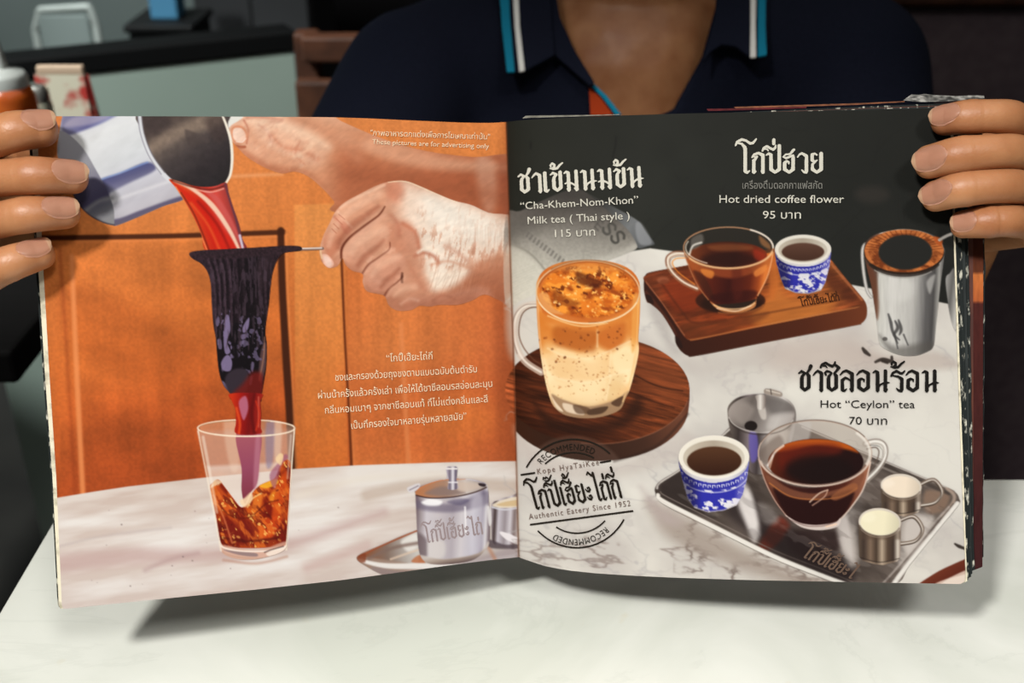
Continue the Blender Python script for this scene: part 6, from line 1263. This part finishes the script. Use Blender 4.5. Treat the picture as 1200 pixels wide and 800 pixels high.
struct('wall_back', (0, 4.65, 1.35), (5.2, .1, 2.7), M_WALLD); struct('wall_left', (-2.55, 1.5, 1.35), (.1, 6.2, 2.7), M_WALLD); struct('wall_right', (2.55, 1.5, 1.35), (.1, 6.2, 2.7), M_WALLD)
# pale low screen with a black cap on the left
pa, pb = V(-80, 97, 1.46), V(338, 55, 1.65); ztop = V(160, 73, 1.57).z; pa.z = pb.z = 0
d = (pb-pa); L_ = d.length; rot = Matrix.Rotation(math.atan2(d.y, d.x), 3, 'Z'); mid = (pa+pb)/2
SCR = empty('screen', mid, 'pale low screen with a black cap beyond the left hand', 'partition')
bm = bmesh.new(); rbox(bm, mid+Vector((0, 0, ztop/2)), (L_, .05, ztop), .0, rot=rot); bm_obj('panel', bm, M_PALE, SCR)
bm = bmesh.new(); rbox(bm, mid+Vector((0, 0, ztop+.014)), (L_+.012, .056, .030), .004, rot=rot); bm_obj('cap', bm, M_BLACKC, SCR)
struct('wall_grey_1', (-1.55, 3.2, .75), (1.75, .06, 1.5), M_WALLG)  # grey wall standing beyond the screen
def tube(bm, pts, r, seg=10):
    for a, b in zip(pts, pts[1:]): capsule(bm, Vector(a), Vector(b), r, r)
WC = V(72, 6, 2.25); ct = WC.z; WC.z = 0
CH = empty('white_chair', WC, 'blurred white chair beyond the black capped screen', 'chair')
M_WCH = mat('white_plastic', (176, 182, 178), .4)
bm = bmesh.new(); rbox(bm, WC+Vector((0, -.2, .43)), (.13, .38, .03), .012); bm_obj('seat', bm, M_WCH, CH, True, 40)
bm = bmesh.new(); rbox(bm, WC+Vector((0, .0, ct-.14)), (.105, .02, .25), .009); bm_obj('backrest', bm, mat('grey_mesh', (120, 130, 128), .6), CH, True, 40)
bm = bmesh.new(); tube(bm, [WC+Vector(q) for q in ((-.066, 0, .42), (-.062, 0, ct-.05), (-.045, 0, ct-.01), (.055, 0, ct-.004), (.062, 0, ct-.04), (.064, 0, .42))], .0075); bm_obj('back_frame', bm, M_WCH, CH, True)
for sx in (-1, 1):
    for y in (-.36, -.02):
        bm = bmesh.new(); capsule(bm, WC+Vector((sx*.055, y, .43)), WC+Vector((sx*.062, y, .012)), .011, .010); bm_obj('leg', bm, M_WCH, CH, True)
bx = V(198, 19, 2.15); bz = bx.z
st = empty('dark_stand', Vector((bx.x, bx.y, 0)), 'dark stand below the blue box', 'stand')
bm = bmesh.new(); rbox(bm, (bx.x, bx.y, (bz-.015)/2), (.12, .14, bz-.015), .005); bm_obj('body', bm, M_BLACKC, st)
bm = bmesh.new(); rbox(bm, (bx.x, bx.y, bz-.0075), (.13, .16, .015), .004); bm_obj('top', bm, M_BLACKC, st)
b_ = empty('blue_box', bx, 'small blue box on a dark stand beyond the screen', 'box')
bm = bmesh.new(); rbox(bm, bx+Vector((0, 0, .055)), (.052, .06, .11), .004); bm_obj('carton', bm, mat('blue_card', (60, 116, 150), .6), b_)
bm = bmesh.new(); rbox(bm, bx+Vector((0, 0, .116)), (.054, .062, .012), .003); bm_obj('lid', bm, mat('blue_lid', (70, 128, 160), .6), b_)
cb = V(284, 10, 2.35); cb.z = 0
cu = empty('dark_cupboard', cb, 'dark cupboard behind the black capped screen', 'cupboard')
bm = bmesh.new(); rbox(bm, cb+Vector((.02, .16, .6)), (.25, .3, 1.2), .006); bm_obj('body', bm, noise_mat('cupboard_laminate', (44, 44, 46), (50, 50, 52), 5, .6), cu)
for sx in (-.04, .08):
    bm = bmesh.new(); rbox(bm, cb+Vector((sx, 0, .6)), (.118, .018, 1.16), .004); dr = bm_obj('door', bm, noise_mat('cupboard_door', (46, 46, 48), (52, 52, 54), 5, .5), cu)
    bm = bmesh.new(); capsule(bm, cb+Vector((sx+(.04 if sx < 0 else -.04), -.02, .5)), cb+Vector((sx+(.04 if sx < 0 else -.04), -.02, .65)), .006, .006); bm_obj('handle', bm, M_BLACKM, dr, True)

# neighbouring dark table with condiments
NT = V(-60, 300, 1.1); NT.z = 0
tbx, tby = NT.x-.13, NT.y
t2 = empty('dark_table', Vector((tbx, tby, 0)), 'dark neighbouring table carrying a sauce bottle and a patterned packet', 'table')
M_DTOP = noise_mat('black_wood_top', (6, 5, 5), (10, 8, 8), 14, .8, .1, stretch=(1, 6, 1))
bm = bmesh.new(); rbox(bm, (tbx, tby, .735), (.56, .44, .03), .004); bm_obj('tabletop', bm, M_DTOP, t2)
bm = bmesh.new(); lathe(bm, [(.03, .03), (.03, .72)], (tbx, tby, 0)); bm_obj('pedestal', bm, M_BLACKM, t2, True, 40)
bm = bmesh.new(); lathe(bm, [(.22, 0), (.22, .012), (.04, .03)], (tbx, tby, 0), 36); bm_obj('foot', bm, M_BLACKM, t2, True, 40)
zb = 1.12; sc = V(13, 130, zb); SB = Vector((sc.x, sc.y, .75))
s_ = empty('sauce_bottle', SB, 'orange sauce bottle with a white nozzle cap at the left edge', 'bottle')
bm = bmesh.new(); lathe(bm, [(.023, 0), (.026, .003), (.026, .122), (.022, .132), (.016, .134)], SB, 32); bm_obj('body', bm, noise_mat('orange_sauce', (176, 84, 26), (150, 64, 20), 40, .25, .5), s_, True, 50)
bm = bmesh.new(); lathe(bm, [(.022, .128), (.022, .142), (.019, .146), (.006, .150), (.0025, .178)], SB, 28); bm_obj('cap', bm, mat('white_cap', (150, 150, 146), .4), s_, True, 40)
bm = bmesh.new(); rbox(bm, SB+Vector((.004, -.0255, .07)), (.022, .003, .05), .001); bm_obj('emblem', bm, mat('dark_label', (40, 22, 18), .6), s_)
pk = V(80, 130, 1.22); PK = Vector((pk.x, pk.y, .75))
p_ = empty('patterned_packet', PK, 'white packet with red patches beside the sauce bottle', 'packet')
M_PK = noise_mat('packet_paper', (176, 168, 150), (150, 40, 34), 34, .6, .3, lo=.46, hi=.56)
bm = bmesh.new(); g = bmesh.ops.create_cube(bm, size=1, matrix=Matrix.Translation(PK+Vector((0, 0, .06))) @ Matrix.Diagonal((.072, .036, .125, 1)))
for v in bm.verts:
    if v.co.z > .8: v.co.x = PK.x+(v.co.x-PK.x)*.8; v.co.y = PK.y+(v.co.y-PK.y)*.2
bmesh.ops.bevel(bm, geom=bm.edges[:], offset=.004, segments=2, affect='EDGES'); bm_obj('pouch', bm, M_PK, p_, True, 50)
bm = bmesh.new(); rbox(bm, PK+Vector((0, 0, .123)), (.05, .008, .01), .002); bm_obj('seal', bm, mat('pale_seal', (176, 150, 128), .5), p_)
jr = V(50, 140, 1.18); JR = Vector((jr.x, jr.y, .75))
j_ = empty('glass_shaker', JR, 'small clear shaker between the sauce bottle and the packet', 'shaker')
bm = bmesh.new(); lathe(bm, [(.013, 0), (.015, .004), (.013, .098), (.011, .104)], JR, 24); bm_obj('jar', bm, mat('clear_glass', (190, 186, 170), .1, 0, .5, Transmission_Weight=.6), j_, True, 40)
bm = bmesh.new(); lathe(bm, [(.012, .102), (.012, .112), (.008, .118)], JR, 24); bm_obj('lid', bm, mat('steel_lid', (180, 178, 172), .3, .9), j_, True, 40)

# ladder-back wooden chair behind the left sleeve
wc = V(400, 60, 1.40); wt = V(360, 38, 1.40).z; wc.z = 0
w_ = empty('ladderback_chair', wc, 'dark wooden ladder-back chair behind the navy sleeve', 'chair')
for sx in (-1, 1):
    bm = bmesh.new(); rbox(bm, wc+Vector((sx*.045, .02, wt/2)), (.03, .03, wt), .004); bm_obj('back_post', bm, M_WOOD, w_)
    bm = bmesh.new(); rbox(bm, wc+Vector((sx*.06, .36, .21)), (.035, .035, .42), .004); bm_obj('leg', bm, M_WOOD, w_)
for k, (z, h) in enumerate(((wt-.016, .032), (wt-.085, .06), (wt-.2, .06))):
    bm = bmesh.new(); rbox(bm, wc+Vector((.03-.006*k, 0, z)), (.155+.012*k, .03, h), .004); bm_obj('slat', bm, M_WOOD, w_)
bm = bmesh.new(); rbox(bm, wc+Vector((0, .19, .43)), (.17, .4, .03), .008); bm_obj('seat', bm, M_WOOD, w_)
# bench the person sits on and the dark seat back at the right
be = empty('bench', Vector((.1, 1.1, 0)), 'dark upholstered bench under the seated person', 'bench')
bm = bmesh.new(); rbox(bm, (.12, 1.12, .325), (.5, .42, .08), .02, 3); bm_obj('cushion', bm, M_BENCH, be, True, 40)
bm = bmesh.new(); rbox(bm, (.12, 1.12, .1425), (.46, .38, .285), .004); bm_obj('base', bm, M_BLACKC, be)
rl = V(1100, 2, 1.5)
sb = empty('seat_back', Vector((rl.x+.1, rl.y+.05, 0)), 'dark seat back with a wooden top rail behind the right hand', 'seat back')
bm = bmesh.new(); rbox(bm, (rl.x+.15, rl.y+.05, (rl.z-.01)/2), (.62, .1, rl.z-.01), .02, 3); bm_obj('panel', bm, M_BENCH, sb, True, 40)
bm = bmesh.new(); rbox(bm, (rl.x+.15, rl.y+.05, rl.z+.006), (.64, .12, .022), .006); bm_obj('rail', bm, M_WOOD, sb)
